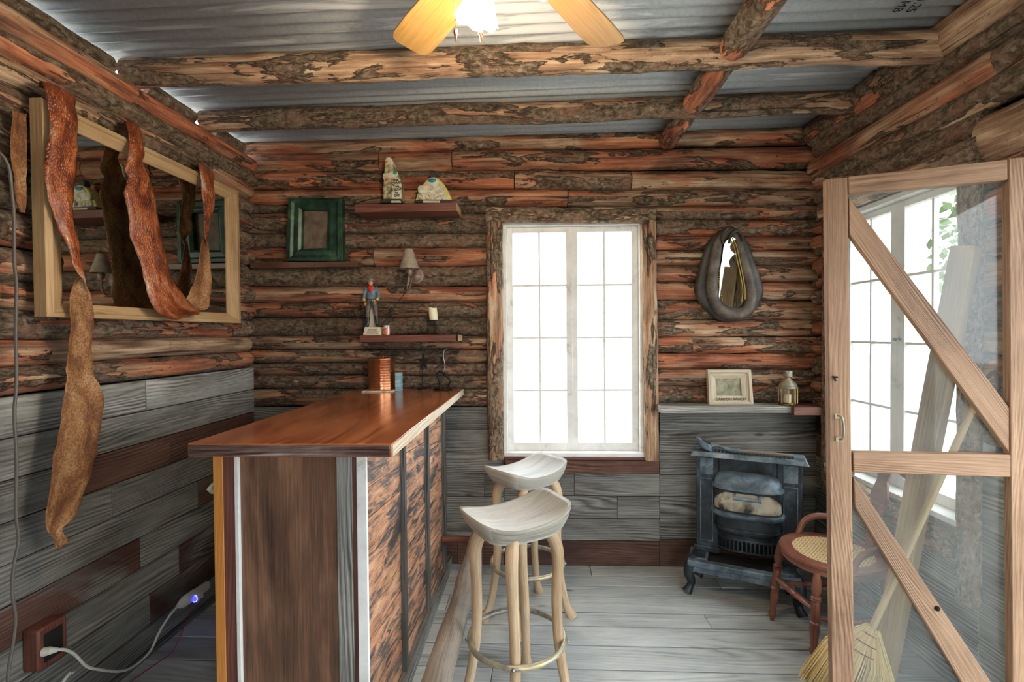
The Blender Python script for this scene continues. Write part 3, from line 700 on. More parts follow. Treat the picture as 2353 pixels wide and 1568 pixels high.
# diagonal plank cladding on the customers' side : planks at 40 degrees, clipped per bay
bays = [(1.625, 2.04), (2.08, 2.50), (2.54, 2.95)]
def diag_panel(y0, y1):
    mb = MB(); a = R_(-5); du, dv = Vector((0, math.cos(a), math.sin(a))), Vector((0, -math.sin(a), math.cos(a))); zt = CT-.047
    bm = bmesh.new(); wd = .105
    c0 = y0*dv.y; lo = min(dv.y*y+dv.z*z for y in (y0, y1) for z in (.05, zt)); hi = max(dv.y*y+dv.z*z for y in (y0, y1) for z in (.05, zt))
    k = lo
    while k < hi:
        # polygon = rectangle clipped to strip k..k+wd
        poly = [(y0, .05), (y1, .05), (y1, zt), (y0, zt)]
        for s, off in ((1, k+.0015), (-1, k+wd-.0015)):
            out = []
            for i in range(len(poly)):
                p, q = poly[i], poly[(i+1) % len(poly)]; dp, dq = s*(dv.y*p[0]+dv.z*p[1]-off), s*(dv.y*q[0]+dv.z*q[1]-off)
                if dp >= 0: out.append(p)
                if (dp >= 0) != (dq >= 0): t = dp/(dp-dq); out.append((lerp(p[0], q[0], t), lerp(p[1], q[1], t)))
            poly = out
            if len(poly) < 3: break
        if len(poly) >= 3:
            sx = XS-.008+rnd(0, .003); so, s2 = rnd(0, 30), rnd(0, 9); b0 = len(mb.v); nn = len(poly)
            for x in (sx-.015, sx): mb.v += [Vector((x, p[0], p[1])) for p in poly]
            uvp = [(so+du.y*p[0]+du.z*p[1], s2+dv.y*p[0]+dv.z*p[1]) for p in poly]
            mb.face([b0+i for i in range(nn)][::-1], uvp[::-1]); mb.face([b0+nn+i for i in range(nn)], uvp)
            for i in range(nn): j = (i+1) % nn; mb.face([b0+i, b0+j, b0+nn+j, b0+nn+i], [uvp[i], uvp[j], uvp[j], uvp[i]])
        k += wd
    bm.free()
    return mb
for y0, y1 in bays: diag_panel(y0-.02, y1+.02).build('front_panel', M['barplank'], bar, smooth=False)
for y in (2.045, 2.505, 2.965):
    m_ = MB().tone(.5, .3, .16); m_.box(XS-.01, XS+.014, y-.02, y+.015, 0, CT-.047, 'z'); m_.build('batten', M['board'], bar, bevel=.002)
m_ = MB().tone(.5, .1, .3); m_.box(XS-.01, XS+.022, 1.635, 3.12, 0, .085, 'y'); m_.build('kickboard', M['board'], bar, bevel=.002)
m_ = MB().tone(.5, .5, .3); m_.box(XS-.03, XS-.012, 2.98, 3.13, 0, CT-.047, 'z'); m_.build('carcass_panel', M['redwood'], bar); m_ = MB().tone(.5, .5, .3); m_.box(-1.045, XS-.03, 3.10, 3.12, 0, CT-.047, 'z'); m_.build('carcass_panel', M['redwood'], bar); m_ = MB().tone(.5, .5, .3); m_.box(-1.045, -1.02, FY+.03, 2.2, 0, CT-.047, 'z'); m_.build('carcass_panel', M['redwood'], bar)
# foot rail log
RX, RZ = -.35, .285
rl = MB().tone(.5, .2, .5); k = 60
rl.tube([Vector((RX+.012*noise.noise(Vector((i*.08, 1, 0))), lerp(1.2, 3.03, i/k), RZ+.01*noise.noise(Vector((i*.1, 9, 0))))) for i in range(k+1)], [lerp(.056, .042, i/k) for i in range(k+1)], 18, True, ns=.07, nf=5, dome=.5)
rail = tag(rl.build('foot_rail', M['rail'], None, angle=60), 'peeled grey log running along the floor side of the bar as a foot rail', 'foot rail')
for y in (2.93, 1.45):
    p = MB().tone(.5, .5, .5); p.tube([(XS+.0, y, RZ-.02), (RX, y, RZ-.02)], .022, 12, dome=.3); p.build('support_peg', M['redwood'], rail)
    p = MB().tone(.5, .2, .5); p.tube([(RX, y, 0), (RX, y, RZ-.02)], .024, 12, ns=.08); p.build('support_post', M['rail'], rail)
# ================================================================ BAR STOOLS
def stool(loc, rz, label, tilt, legang, tall=1.):
    rt = empty('bar_stool', (loc[0], loc[1], 0), rz, label, 'bar stool', 'carved wooden bar stools')
    # seat
    def outline(u, v, w, d):
        # square -> superellipse
        a = math.atan2(v, u); m_ = max(abs(u), abs(v)); c, s = math.cos(a), math.sin(a)
        e = 5.; r = 1/((abs(c)**e+abs(s)**e)**(1/e)); return (c*r*m_*w, s*r*m_*d)
    W, D = .208, .150
    def topf(a, b):
        u, v = a*2-1, b*2-1; x, y = outline(u, v, W, D)
        q = abs(x/W); f = .050*q**2.6+.012*min(1, abs(y/D))**3-.004*(1-q)
        f += .006*u*tilt
        return Vector((x*(1+.03*v), y, .775+f))
    def botf(a, b):
        u, v = a*2-1, b*2-1; x, y = outline(u, v, W-.040, D-.030); q = abs(x/W)
        return Vector((x, y, .716+.030*q**2.4))
    N = 28; mb = MB().tone(.5, .5, .5); so = rnd(0, 20)
    mb.grid(topf, N, N, lambda a, b: (so+a*.4, b*.3))
    mb.grid(lambda a, b: botf(1-a, b), N, N, lambda a, b: (so+a*.4, 1+b*.3))
    # rim wall
    ring = [(i/N, 0) for i in range(N)]+[(1, i/N) for i in range(N)]+[(1-i/N, 1) for i in range(N)]+[(0, 1-i/N) for i in range(N)]
    b0 = len(mb.v); R = len(ring); K = 5
    for j in range(K+1):
        t = j/K
        for a, b in ring:
            p, q = topf(a, b), botf(a, b); w = t**1.7
            mb.v.append(Vector((lerp(p.x, q.x, w), lerp(p.y, q.y, w), lerp(p.z, q.z, t))))
    for j in range(K):
        for i in range(R):
            l = (i+1) % R; mb.face([b0+j*R+i, b0+j*R+l, b0+(j+1)*R+l, b0+(j+1)*R+i], [(so+i*.012, 2+j*.012), (so+i*.012+.012, 2+j*.012), (so+i*.012+.012, 2+j*.012+.012), (so+i*.012, 2.012+j*.012)])
    child_local(mb, rt); seat = mb.build('seat', M['stool'], rt, angle=70)
    wd = seat.modifiers.new('weld', 'WELD'); wd.merge_threshold = .0004
    prof = [(.118, .745), (.150, .705), (.166, .655), (.168, .60), (.163, .50), (.163, .38), (.170, .27), (.188, .15), (.210, .06), (.226, .025), (.240, .0)]
    for an in legang:
        a = R_(an)-rz; d = Vector((math.cos(a), math.sin(a), 0)); side = Vector((-d.y, d.x, 0)); wob = rnd(-.008, .008)
        pts = smooth_pts([d*r+side*wob*math.sin(z*7)+Vector((0, 0, z)) for r, z in prof], 3)
        rad = [.028-.006*min(1, (.745-p.z)/.2)-.003*min(1, max(0, (.545-p.z)/.5)) for p in pts]
        for i, p in enumerate(pts):
            if p.z < .07: rad[i] = .019+.009*(1-p.z/.07)
        mb = MB().tone(.5, .5, rnd(.47, .53)); mb.tube(pts, rad, 14, True, ns=.05, nf=5)
        child_local(mb, rt); mb.build('leg', M['leg'], rt, angle=60)
    # foot ring
    mb = MB(); rr = .192
    mb.tube([Vector((rr*math.cos(k*math.pi/30), rr*math.sin(k*math.pi/30), .285)) for k in range(60)], .0115, 12, closed=True)
    child_local(mb, rt); ring_ = mb.build('foot_ring', M['brass'], rt)
    for an in legang:
        mb = MB(); a = R_(an)-rz; d = Vector((math.cos(a), math.sin(a), 0)); mb.ball(d*(rr+.012)+Vector((0, 0, .285)), .0075, 10)
        child_local(mb, rt); mb.build('bolt', M['steel'], ring_)
    return rt
stool((-.078, 1.965), R_(31), 'carved bar stool nearest the camera with a pale saddle seat', 1.3, (188, 268, 352, 82))
stool((-.045, 2.615), R_(43), 'greyer bar stool standing farther back, under the back window', .3, (195, 262, 355, 75))
# ================================================================ STOVE
TH = R_(-23.5); st = empty('gas_stove', (.876, 2.845, 0), TH, 'blue-black cast iron heating stove standing in the corner', 'stove')
def sb(name, fn, mat, parent=st, **kw):
    mb = MB().tone(.5, .5, .5); fn(mb); child_local(mb, st); return mb.build(name, mat, parent, **kw)
SW = .575
# cabriole legs
def cab(x, s, y=.035):
    def f(mb):
        mb.tube(smooth_pts([(x+.045*s, y+.03, .19), (x+.015*s, y+.01, .155), (x+.006*s, y, .11), (x+.018*s, y+.005, .06), (x+.010*s, y-.002, .03), (x-.004*s, y-.012, .0)], 4), [lerp(.042, .021, min(1, i/14)) if i < 16 else lerp(.021, .030, (i-16)/4) for i in range(21)], 14)
    return f
sb('leg', cab(.0, 1), M['iron']); sb('leg', cab(SW, -1), M['iron']); sb('leg', cab(.04, 1, .27), M['iron']); sb('leg', cab(SW-.04, -1, .27), M['iron'])
sb('hearth_tray', lambda m_: (m_.box(0, SW, -.005, .045, .165, .20), m_.box(0, .105, .045, .21, .165, .20, 'y'), m_.box(SW-.105, SW, .045, .21, .165, .20, 'y'), m_.box(.02, SW-.02, .015, .20, .125, .165)), M['irontop'], bevel=.006)
sb('ash_bed', lambda m_: m_.box(.10, SW-.10, .04, .22, .168, .182), M['ember'], bevel=.003)
sb('tray_inset', lambda m_: m_.box(.015, .09, .06, .15, .200, .204, 'y'), M['iron'], bevel=.002); sb('tray_inset', lambda m_: m_.box(SW-.09, SW-.015, .06, .15, .200, .204, 'y'), M['iron'], bevel=.002)
BX0, BX1, BYF, BYB = .035, .59, .165, .275
def body(m_):
    m_.box(BX0, BX0+.125, BYF, BYB, .2, .775, 'z'); m_.box(BX1-.125, BX1, BYF, BYB, .2, .775, 'z'); m_.box(BX0+.125, BX1-.125, BYF, BYB, .64, .775)
    m_.box(BX0+.125, BX1-.125, BYB-.02, BYB, .2, .64)
    m_.box(BX0-.012, BX0+.13, BYF-.012, BYF+.02, .2, .235); m_.box(BX1-.13, BX1+.012, BYF-.012, BYF+.02, .2, .235)
bodyo = sb('body', body, M['iron'], bevel=.004)
for x0, x1 in ((BX0+.022, BX0+.095), (BX1-.095, BX1-.022)):
    def panels(m_):
        z0, z1 = .265, .645
        m_.box(x0, x1, BYF-.006, BYF+.002, z0, z0+.006); m_.box(x0, x1, BYF-.006, BYF+.002, z1-.006, z1); m_.box(x0, x0+.006, BYF-.006, BYF+.002, z0, z1, 'z'); m_.box(x1-.006, x1, BYF-.006, BYF+.002, z0, z1, 'z')
        m_.box(x0, x1, BYF-.004, BYF+.002, .665, .765)
    sb('panel_moulding', panels, M['irontop'], bodyo, bevel=.0015)
sb('top_plate', lambda m_: m_.hexa([(BX0-.03, BYF-.045, .778), (BX1+.03, BYF-.045, .778), (BX1+.03, BYB+.012, .778), (BX0-.03, BYB+.012, .778), (BX0-.014, BYF-.03, .806), (BX1+.014, BYF-.03, .806), (BX1+.014, BYB+.006, .806), (BX0-.014, BYB+.006, .806)]), M['irontop'], bevel=.003)
sb('top_grille', lambda m_: [m_.box(BX0+.02+i*.02, BX0+.033+i*.02, BYF-.01, BYF+.06, .806, .808) for i in range(25)], M['iron'])
CX = (BX0+BX1)/2; HA = .178
def ring_pts(a, b, z, n=28, yb=BYF+.02):
    out = []
    for k in range(n+1):
        t = math.pi*k/n; c, s = math.cos(t), math.sin(t); e = .55
        out.append(Vector((CX+a*math.copysign(abs(c)**e, c)*1., yb-b*abs(s)**.62, z)))
    return out
def loft(m_, secs, n=28):
    b0 = len(m_.v)
    for a, b, z in secs: m_.v += ring_pts(a, b, z, n)
    for i in range(len(secs)-1):
        for k in range(n): m_.face([b0+i*(n+1)+k, b0+i*(n+1)+k+1, b0+(i+1)*(n+1)+k+1, b0+(i+1)*(n+1)+k], [(k*.02, i*.02), (k*.02+.02, i*.02), (k*.02+.02, i*.02+.02), (k*.02, i*.02+.02)])
    m_.face([b0+k for k in range(n+1)], [(0, 0)]*(n+1)); e = b0+(len(secs)-1)*(n+1); m_.face([e+k for k in range(n+1)][::-1], [(0, 0)]*(n+1))
sb('hood', lambda m_: loft(m_, [(HA, .125, .612), (HA+.012, .137, .618), (HA+.012, .137, .628), (HA, .125, .634), (HA-.002, .12, .655), (HA-.015, .10, .680), (HA-.035, .07, .694), (HA-.06, .03, .70), (HA-.08, .004, .702)]), M['irontop'], angle=50)
sb('fire_window', lambda m_: loft(m_, [(HA-.002, .122, .492), (HA-.002, .122, .614)]), M['stoveglass'], angle=50)
def wframe(m_):
    loft(m_, [(HA+.002, .126, .485), (HA+.002, .126, .497)]); loft(m_, [(HA+.002, .126, .603), (HA+.002, .126, .614)])
    # shaped shoulders at both upper corners and the side posts
    for s in (-1, 1):
        P = ring_pts(HA+.003, .127, 0)
        P = P if s < 0 else P[::-1]
        for i in range(0, 11):
            z1_, z2_ = [.497 if q_ < 2 else lerp(.54, .609, (q_-2)/9) for q_ in (i, i+1)]
            a, b = P[28-i], P[27-i]
            m_.hexa([Vector((a.x, a.y, z1_)), Vector((b.x, b.y, z2_)), Vector((b.x, b.y+.006, z2_)), Vector((a.x, a.y+.006, z1_)), Vector((a.x, a.y, .61)), Vector((b.x, b.y, .61)), Vector((b.x, b.y+.006, .61)), Vector((a.x, a.y+.006, .61))])
sb('window_frame', wframe, M['iron'], angle=30)
sb('ledge', lambda m_: loft(m_, [(HA, .122, .452), (HA+.012, .136, .462), (HA+.016, .142, .473), (HA+.014, .14, .484), (HA, .124, .490)]), M['irontop'], angle=50)
def skirt(m_):
    loft(m_, [(HA-.008, .115, .375), (HA-.008, .115, .453)]); loft(m_, [(HA-.002, .121, .383), (HA, .123, .389), (HA-.002, .121, .395)])
    loft(m_, [(HA-.020, .10, .335), (HA-.012, .11, .376)])
sb('skirt', skirt, M['iron'], angle=40)
def teeth(m_):
    Q = ring_pts(HA-.024, .098, 0, 200); cum = [0]
    for i in range(1, len(Q)): cum.append(cum[-1]+(Q[i]-Q[i-1]).length)
    P = []
    for k in range(61):
        d = cum[-1]*k/60; i = max(j for j in range(len(Q)) if cum[j] <= d+1e-9); i = min(i, len(Q)-2); P.append(Q[i].lerp(Q[i+1], (d-cum[i])/max(1e-9, cum[i+1]-cum[i])))
    for i in range(6, 56, 3):
        a, b = P[i], P[i+1]; m_.hexa([Vector((a.x, a.y, .262)), Vector((b.x, b.y, .262)), Vector((b.x, b.y+.01, .262)), Vector((a.x, a.y+.01, .262)), Vector((a.x, a.y, .345)), Vector((b.x, b.y, .345)), Vector((b.x, b.y+.01, .345)), Vector((a.x, a.y+.01, .345))])
    loft(m_, [(HA-.022, .099, .322), (HA-.022, .099, .338)])
    for k in range(60-2):
        a, b = P[k+1], P[k+2]; m_.hexa([Vector((a.x, a.y-.001, .256)), Vector((b.x, b.y-.001, .256)), Vector((b.x, b.y+.01, .256)), Vector((a.x, a.y+.01, .256)), Vector((a.x, a.y-.001, .266)), Vector((b.x, b.y-.001, .266)), Vector((b.x, b.y+.01, .266)), Vector((a.x, a.y+.01, .266))])
sb('grate', teeth, M['iron'], smooth=False)
for va, vb_ in ((-.12, -.02), (.015, .12)): sb('vent_slot', lambda m_: m_.box(CX+va, CX+vb_, BYF-.088, BYF-.06, .352, .364), M['ember'], bevel=.004)
sb('door_handle', lambda m_: (m_.tube([(CX-.062, BYF-.10, .600), (CX-.062, BYF-.135, .597), (CX-.062, BYF-.138, .588)], .006, 8), m_.tube([(CX+.062, BYF-.10, .600), (CX+.062, BYF-.135, .597), (CX+.062, BYF-.138, .588)], .006, 8), m_.tube([(CX-.072, BYF-.139, .584), (CX+.072, BYF-.139, .584)], .010, 10)), M['irontop'])
# ladle on the stove
def W(x, y, z): return WM(st) @ Vector((x, y, z))
ld = empty('ladle', W(.1, .17, .81), 0, 'long-handled metal ladle lying on top of the stove', 'ladle')
a, b_ = W(.085, .165, .85), W(.545, .15, .826)
hd = (b_-a).normalized(); sd = hd.cross(Vector((0, 0, 1))).normalized(); up = sd.cross(hd)
m_ = MB()
def lc(u, v, w): return a+hd*u+sd*v+up*w
rings = []
for (r, h, o) in ((.042, .018, -.01), (.046, .0, 0), (.040, -.025, .005), (.018, -.038, .012)): rings.append((r, h, o))
b0 = 0; N = 20
inner = [(.014, -.034, .012), (.036, -.022, .005), (.042, .0, 0), (.039, .016, -.01)]
allr = rings+inner
for r, h, o in allr:
    for k in range(N):
        t = 2*math.pi*k/N; c, s = math.cos(t), math.sin(t); q = abs(c)**4+abs(s)**4; f = 1/q**.25
        m_.v.append(lc(o+c*r*f*.95, s*r*f*.85, h-c*.018*(1 if r > .03 else 0)))
order = [0, 1, 2, 3]; idx = lambda i, k: i*N+k % N
for i in (0, 1, 2):
    for k in range(N): m_.face([idx(i, k), idx(i, k+1), idx(i+1, k+1), idx(i+1, k)], [(0, 0)]*4)
for i in (4, 5, 6):
    for k in range(N): m_.face([idx(i, k), idx(i, k+1), idx(i+1, k+1), idx(i+1, k)], [(0, 0)]*4)
for k in range(N): m_.face([idx(0, k), idx(0, k+1), idx(7, k+1), idx(7, k)], [(0, 0)]*4)
m_.face([idx(3, k) for k in range(N)], [(0, 0)]*N); m_.face([idx(4, k) for k in range(N)][::-1], [(0, 0)]*N)
m_.build('bowl', M['irontop'], ld)
m_ = MB(); m_.tube([lc(.035, 0, -.01), lc(.07, 0, .0), lc(.11, 0, -.012), lc(.15, 0, -.020), lc(.19, 0, -.016)], [.014, .006, .010, .016, .0135], 12); m_.build('socket', M['irontop'], ld)
m_ = MB().tone(.5, .5, .5); m_.tube([lc(.18, 0, -.0165), b_], [.009, .0085], 12); m_.build('handle', M['rail'], ld)
# ================================================================ CANE CHAIR
chL = Vector((1.435, 2.405, 0)); ch = empty('cane_chair', chL, R_(2), 'mahogany chair with a round woven cane seat, half hidden by the glass door', 'chair')
def cb(name, fn, mat, parent=ch, **kw):
    mb = MB().tone(.5, .5, .5); fn(mb); child_local(mb, ch); return mb.build(name, mat, parent, **kw)
# local: front of the chair is -x
def so_(a, R): c, s = math.cos(a), math.sin(a); return Vector((c*R*1.02, s*R*(1+.06*c*-1), 0))
def seatring(m_):
    N = 56; prof = [(.160, .452), (.175, .460), (.205, .461), (.222, .456), (.226, .446), (.220, .440), (.214, .436), (.214, .412), (.190, .410), (.165, .438)]
    b0 = len(m_.v); P = len(prof)
    for r, z in prof: m_.v += [so_(2*math.pi*k/N, r)+Vector((0, 0, z)) for k in range(N)]
    for i in range(P):
        for k in range(N): l = (k+1) % N; j = (i+1) % P; m_.face([b0+i*N+k, b0+i*N+l, b0+j*N+l, b0+j*N+k], [(k*.025, i*.015), (k*.025+.025, i*.015), (k*.025+.025, i*.015+.015), (k*.025, i*.015+.015)])
seatp = cb('seat', seatring, M['chairwood'])
def canef(m_):
    N = 56; b0 = len(m_.v); m_.v.append(Vector((0, 0, .450)))
    for r in (.06, .12, .168): m_.v += [so_(2*math.pi*k/N, r)+Vector((0, 0, .450+.006*(r/.168)**2)) for k in range(N)]
    uv = lambda i: (m_.v[i].x*1.0, m_.v[i].y*1.0)
    for k in range(N):
        l = (k+1) % N; f = [b0, b0+1+k, b0+1+l]; m_.face(f, [uv(i) for i in f])
        for q in (0, 1): f = [b0+1+q*N+k, b0+1+(q+1)*N+k, b0+1+(q+1)*N+l, b0+1+q*N+l]; m_.face(f, [uv(i) for i in f])
lab(cb('cane_panel', canef, M['cane'], seatp), 'honey-coloured woven cane panel')
LEGS = [(-.165, .165, -.19, .20), (-.165, -.145, -.155, -.10+-.0), (.13, .15, .17, .19), (.13, -.15, .17, -.19)]
def turned(m_, p0, p1, R=.019, prof=None):
    p0, p1 = Vector(p0), Vector(p1)
    prof = prof or [(0, .6), (.04, .75), (.10, 1.0), (.2, 1.15), (.27, .8), (.285, 1.2), (.30, .75), (.315, 1.25), (.335, .8), (.35, 1.0), (.5, 1.05), (.56, .9), (.575, 1.25), (.6, .9), (.66, 1.1), (.8, .85), (.88, .65), (.9, 1.0), (.93, .95), (.95, .6), (1, .5)]
    m_.tube([p0.lerp(p1, t) for t, r in prof], [R*r for t, r in prof], 14, True)
for x0, y0_, x1, y1_ in LEGS: cb('leg', lambda m_: turned(m_, (x0, y0_, .425), (x1, y1_, 0)), M['chairwood'], angle=50)
SP = [(0, .55), (.1, .7), (.2, .9), (.3, 1.), (.38, .8), (.4, 1.2), (.42, .8), (.5, 1.15), (.58, .8), (.6, 1.2), (.62, .8), (.7, 1.), (.8, .9), (.9, .7), (1, .55)]
cb('stretcher', lambda m_: turned(m_, (-.182, .187, .235), (-.160, -.118, .235), .015, SP), M['chairwood'], angle=50)
cb('stretcher', lambda m_: turned(m_, (.15, .17, .235), (.15, -.17, .235), .013, SP), M['chairwood'], angle=50)
cb('stretcher', lambda m_: turned(m_, (-.182, .186, .20), (.155, .175, .20), .011, SP), M['chairwood'], angle=50)
cb('stretcher', lambda m_: turned(m_, (-.165, -.12, .20), (.155, -.175, .20), .011, SP), M['chairwood'], angle=50)
def backpost(s):
    def f(m_):
        path = smooth_pts([(.16, s*.165, .43), (.18, s*.175, .56), (.195, s*.18, .68), (.215, s*.185, .80), (.235, s*.19, .86)], 5)
        m_.tube(path, .014, 10, True, (1, 1.3, 1))
    return f
cb('back_post', backpost(1), M['chairwood']); cb('back_post', backpost(-1), M['chairwood'])
def hip(s):
    def f(m_):
        pts = smooth_pts([(-.05, s*.205, .452), (-.035, s*.208, .49), (-.01, s*.21, .525), (.04, s*.208, .545), (.10, s*.198, .548), (.185, s*.178, .555)], 5)
        m_.tube(pts, [lerp(.015, .012, i/len(pts)) for i in range(len(pts))], 10, True, (1, .8, 1.35))
    return f
cb('hip_bracket', hip(1), M['chairwood']); cb('hip_bracket', hip(-1), M['chairwood'])
cb('crest_rail', lambda m_: m_.tube(smooth_pts([(.232, -.205, .845), (.25, -.1, .875), (.255, 0, .885), (.25, .1, .875), (.232, .205, .845)], 6), [.02]*25, 12, True, (.55, 1, 1.5)), M['chairwood'])
cb('back_splat', lambda m_: m_.prism([(-.02, .46), (.02, .46), (.03, .52), (.018, .58), (.04, .65), (.055, .72), (.03, .80), (.045, .87), (-.045, .87), (-.03, .80), (-.055, .72), (-.04, .65), (-.018, .58), (-.03, .52)], 0, .012, lambda u, v, d: (.165+(v-.45)*.19+d, u, v)), M['chairwood'], smooth=False, bevel=.002)
# ================================================================ GLASS DOOR
DA = R_(11); HP = Vector((1.72, 1.685, 0)); DN = Vector((math.sin(DA), math.cos(DA), 0))
dr = empty('door_1', HP, 0, kind='structure')
DP = lambda x, y: onP(x, y, HP, DN)
def dboard(name, q, mat=M['doorwood'], t=.036, off=0, parent=dr, br=.5, ends=(0, 1), bev=.003):
    """q: 4 pixel corners a0,a1 (one end) b0,b1 (other end)"""
    a0, a1, b0, b1 = [DP(*p) if len(p) == 2 else Vector(p) for p in q]; n = DN
    m_ = MB().tone(.5, .5, br); m_.hexa([a0+n*off, a1+n*off, a1+n*(off+t), a0+n*(off+t), b0+n*off, b1+n*off, b1+n*(off+t), b0+n*(off+t)])
    return m_.build(name, mat, parent, bevel=bev)
def floorx(p, z=.015):   # continue a vertical edge (given by two pixels) down to height z
    a, b = DP(*p[0]), DP(*p[1]); t = (z-a.z)/(b.z-a.z); return a+(b-a)*t
L0, L1 = floorx(((1898, 410), (1911, 1500))), floorx(((1948, 408), (1963, 1500)))
R0, R1 = floorx(((2317, 365), (2326, 1500))), floorx(((2366, 362), (2378, 1500)))
dboard('stile', [(1899, 411), (1948, 407), tuple(L0), tuple(L1)]); dboard('stile', [(2318, 363), (2366, 360), tuple(R0), tuple(R1)], br=.52)
dboard('rail', [(1950, 405), (1951, 446), (2316, 366), (2316, 413)]); dboard('rail', [(1961, 1040), (1962, 1087), (2323, 1046), (2323, 1097)], br=.54)
zr0, zr1 = .02, .13
pL = lambda z: floorx(((1949, 408), (1964, 1500)), z); pR = lambda z: floorx(((2317, 365), (2326, 1500)), z)
dboard('rail', [tuple(pL(zr1)), tuple(pL(zr0)), tuple(pR(zr1)), tuple(pR(zr0))])
dboard('brace', [(1952, 452), (1953, 538), (2322, 938), (2322, 1042)], t=.026, off=.004, br=.52)
c0, c1 = DP(1963, 1098), DP(1966, 1168)
dboard('brace', [tuple(c0), tuple(c1), tuple(pR(zr1+.085)), tuple(pR(zr1-.02)-Vector((.04, -.008, 0)))], t=.026, off=.004, br=.44)
def gl(q):
    a, b, c, d = q; n = DN; m_ = MB(); m_.hexa([a+n*.03, b+n*.03, b+n*.033, a+n*.033, c+n*.03, d+n*.03, d+n*.033, c+n*.033]); return m_.build('glass_pane', M['doorglass'], dr, smooth=False)
gl([DP(1945, 440), DP(1958, 1045), DP(2322, 405), DP(2327, 1052)]); gl([DP(1958, 1082), pL(.12)-Vector((.01, 0, 0)), DP(2328, 1090), pR(.12)+Vector((.01, 0, 0))])
m_ = MB(); q = lambda x, y, d: DP(x, y)-DN*d
m_.tube(smooth_pts([q(1924, 955, .002), q(1930, 958, .018), q(1933, 985, .022), q(1932, 1005, .018), q(1928, 1010, .002)], 5), .004, 10)
m_.hexa([q(1918, 951, -.002), q(1930, 951, -.002), q(1930, 951, .004), q(1918, 951, .004), q(1918, 962, -.002), q(1930, 962, -.002), q(1930, 962, .004), q(1918, 962, .004)])
m_.hexa([q(1920, 1003, -.002), q(1932, 1003, -.002), q(1932, 1003, .004), q(1920, 1003, .004), q(1920, 1014, -.002), q(1932, 1014, -.002), q(1932, 1014, .004), q(1920, 1014, .004)])
lab(m_.build('door_handle', M['brass'], dr), 'tarnished brass pull handle')
m_ = MB(); m_.tube([q(1912, 866, .004), q(1924, 867, .004)], .003, 8); m_.tube([q(1917, 866, .002), q(1918, 876, .008)], .003, 8); m_.build('hook_eye', M['blackiron'], dr)
m_ = MB(); m_.ball(q(2155, 1400, -.003), .009, 12); m_.build('knot_hole', M['dark'], dr)
# leaning plank and broom behind the door
b0, b1 = Vector((1.455, 2.11, 0)), Vector((1.665, 1.96, 1.83)); dd = (b1-b0).normalized(); s1 = dd.cross(Vector((0, 1, 0))).normalized(); s2 = dd.cross(s1)
lp = MB().tone(.5, .5, .36); s1 = s1*.052; s2 = s2.normalized()*.036
R2 = Matrix.Rotation(R_(38), 3, dd); s1 = R2 @ s1; s2 = R2 @ s2
lp.hexa([b0+s1+s2, b0+s1-s2, b0-s1-s2, b0-s1+s2, b1+s1+s2, b1+s1-s2, b1-s1-s2, b1-s1+s2])
zmin = min(v.z for v in lp.v); lp.v = [v-Vector((0, 0, zmin)) for v in lp.v]
tag(lp.build('wooden_plank', M['pine'], None, bevel=.002), 'thick pale timber leaning against the right wall behind the glass door', 'plank')
br_ = empty('broom', (1.23, 1.99, 0), 0, 'straw broom leaning behind the door, its bristles poking out at the floor', 'broom')
h0, h1 = Vector((1.335, 1.985, .33)), Vector((1.700, 1.90, 1.36))
m_ = MB().tone(.5, .5, .5); m_.tube([h0, h1], .0125, 12, dome=1); m_.build('broom_handle', M['pine'], br_)
m_ = MB().tone(.5, .5, .5); ax = (h0-h1).normalized(); wdv = Vector((.85, -.5, .36)).normalized(); wdv = (wdv-ax*wdv.dot(ax)).normalized(); tk = ax.cross(wdv)
fan_lo = Vector((1.235, 1.99, .005))-h0
for i in range(900):
    u = rnd(-1, 1); v = rnd(-1, 1)*math.sqrt(max(0, 1-u*u*.6)); p0 = h0+wdv*u*.022+tk*v*.016+ax*rnd(-.01, .02)
    Ln = .33*rnd(.88, 1.04); p2 = h0+ax*Ln+wdv*u*.15+tk*v*.035; p1 = p0.lerp(p2, .45)+wdv*u*.04
    if p2.z < .006: p2.z = .006
    m_.tone(.5, .5, rnd(.4, .6)); m_.tube([p0, p1, p2], [.0024, .0024, .0016], 4, False)
tag(m_.build('bristles', M['straw'], br_, smooth=False), kind=None)
m_ = MB()
for k in (.02, .06, .10): m_.tube([h0+ax*k+wdv*math.cos(t)*(.026+k*.3)+tk*math.sin(t)*(.019+k*.1) for t in [j*math.pi/8 for j in range(16)]], .0022, 6, closed=True)
m_.build('binding', M['redcord'], br_)
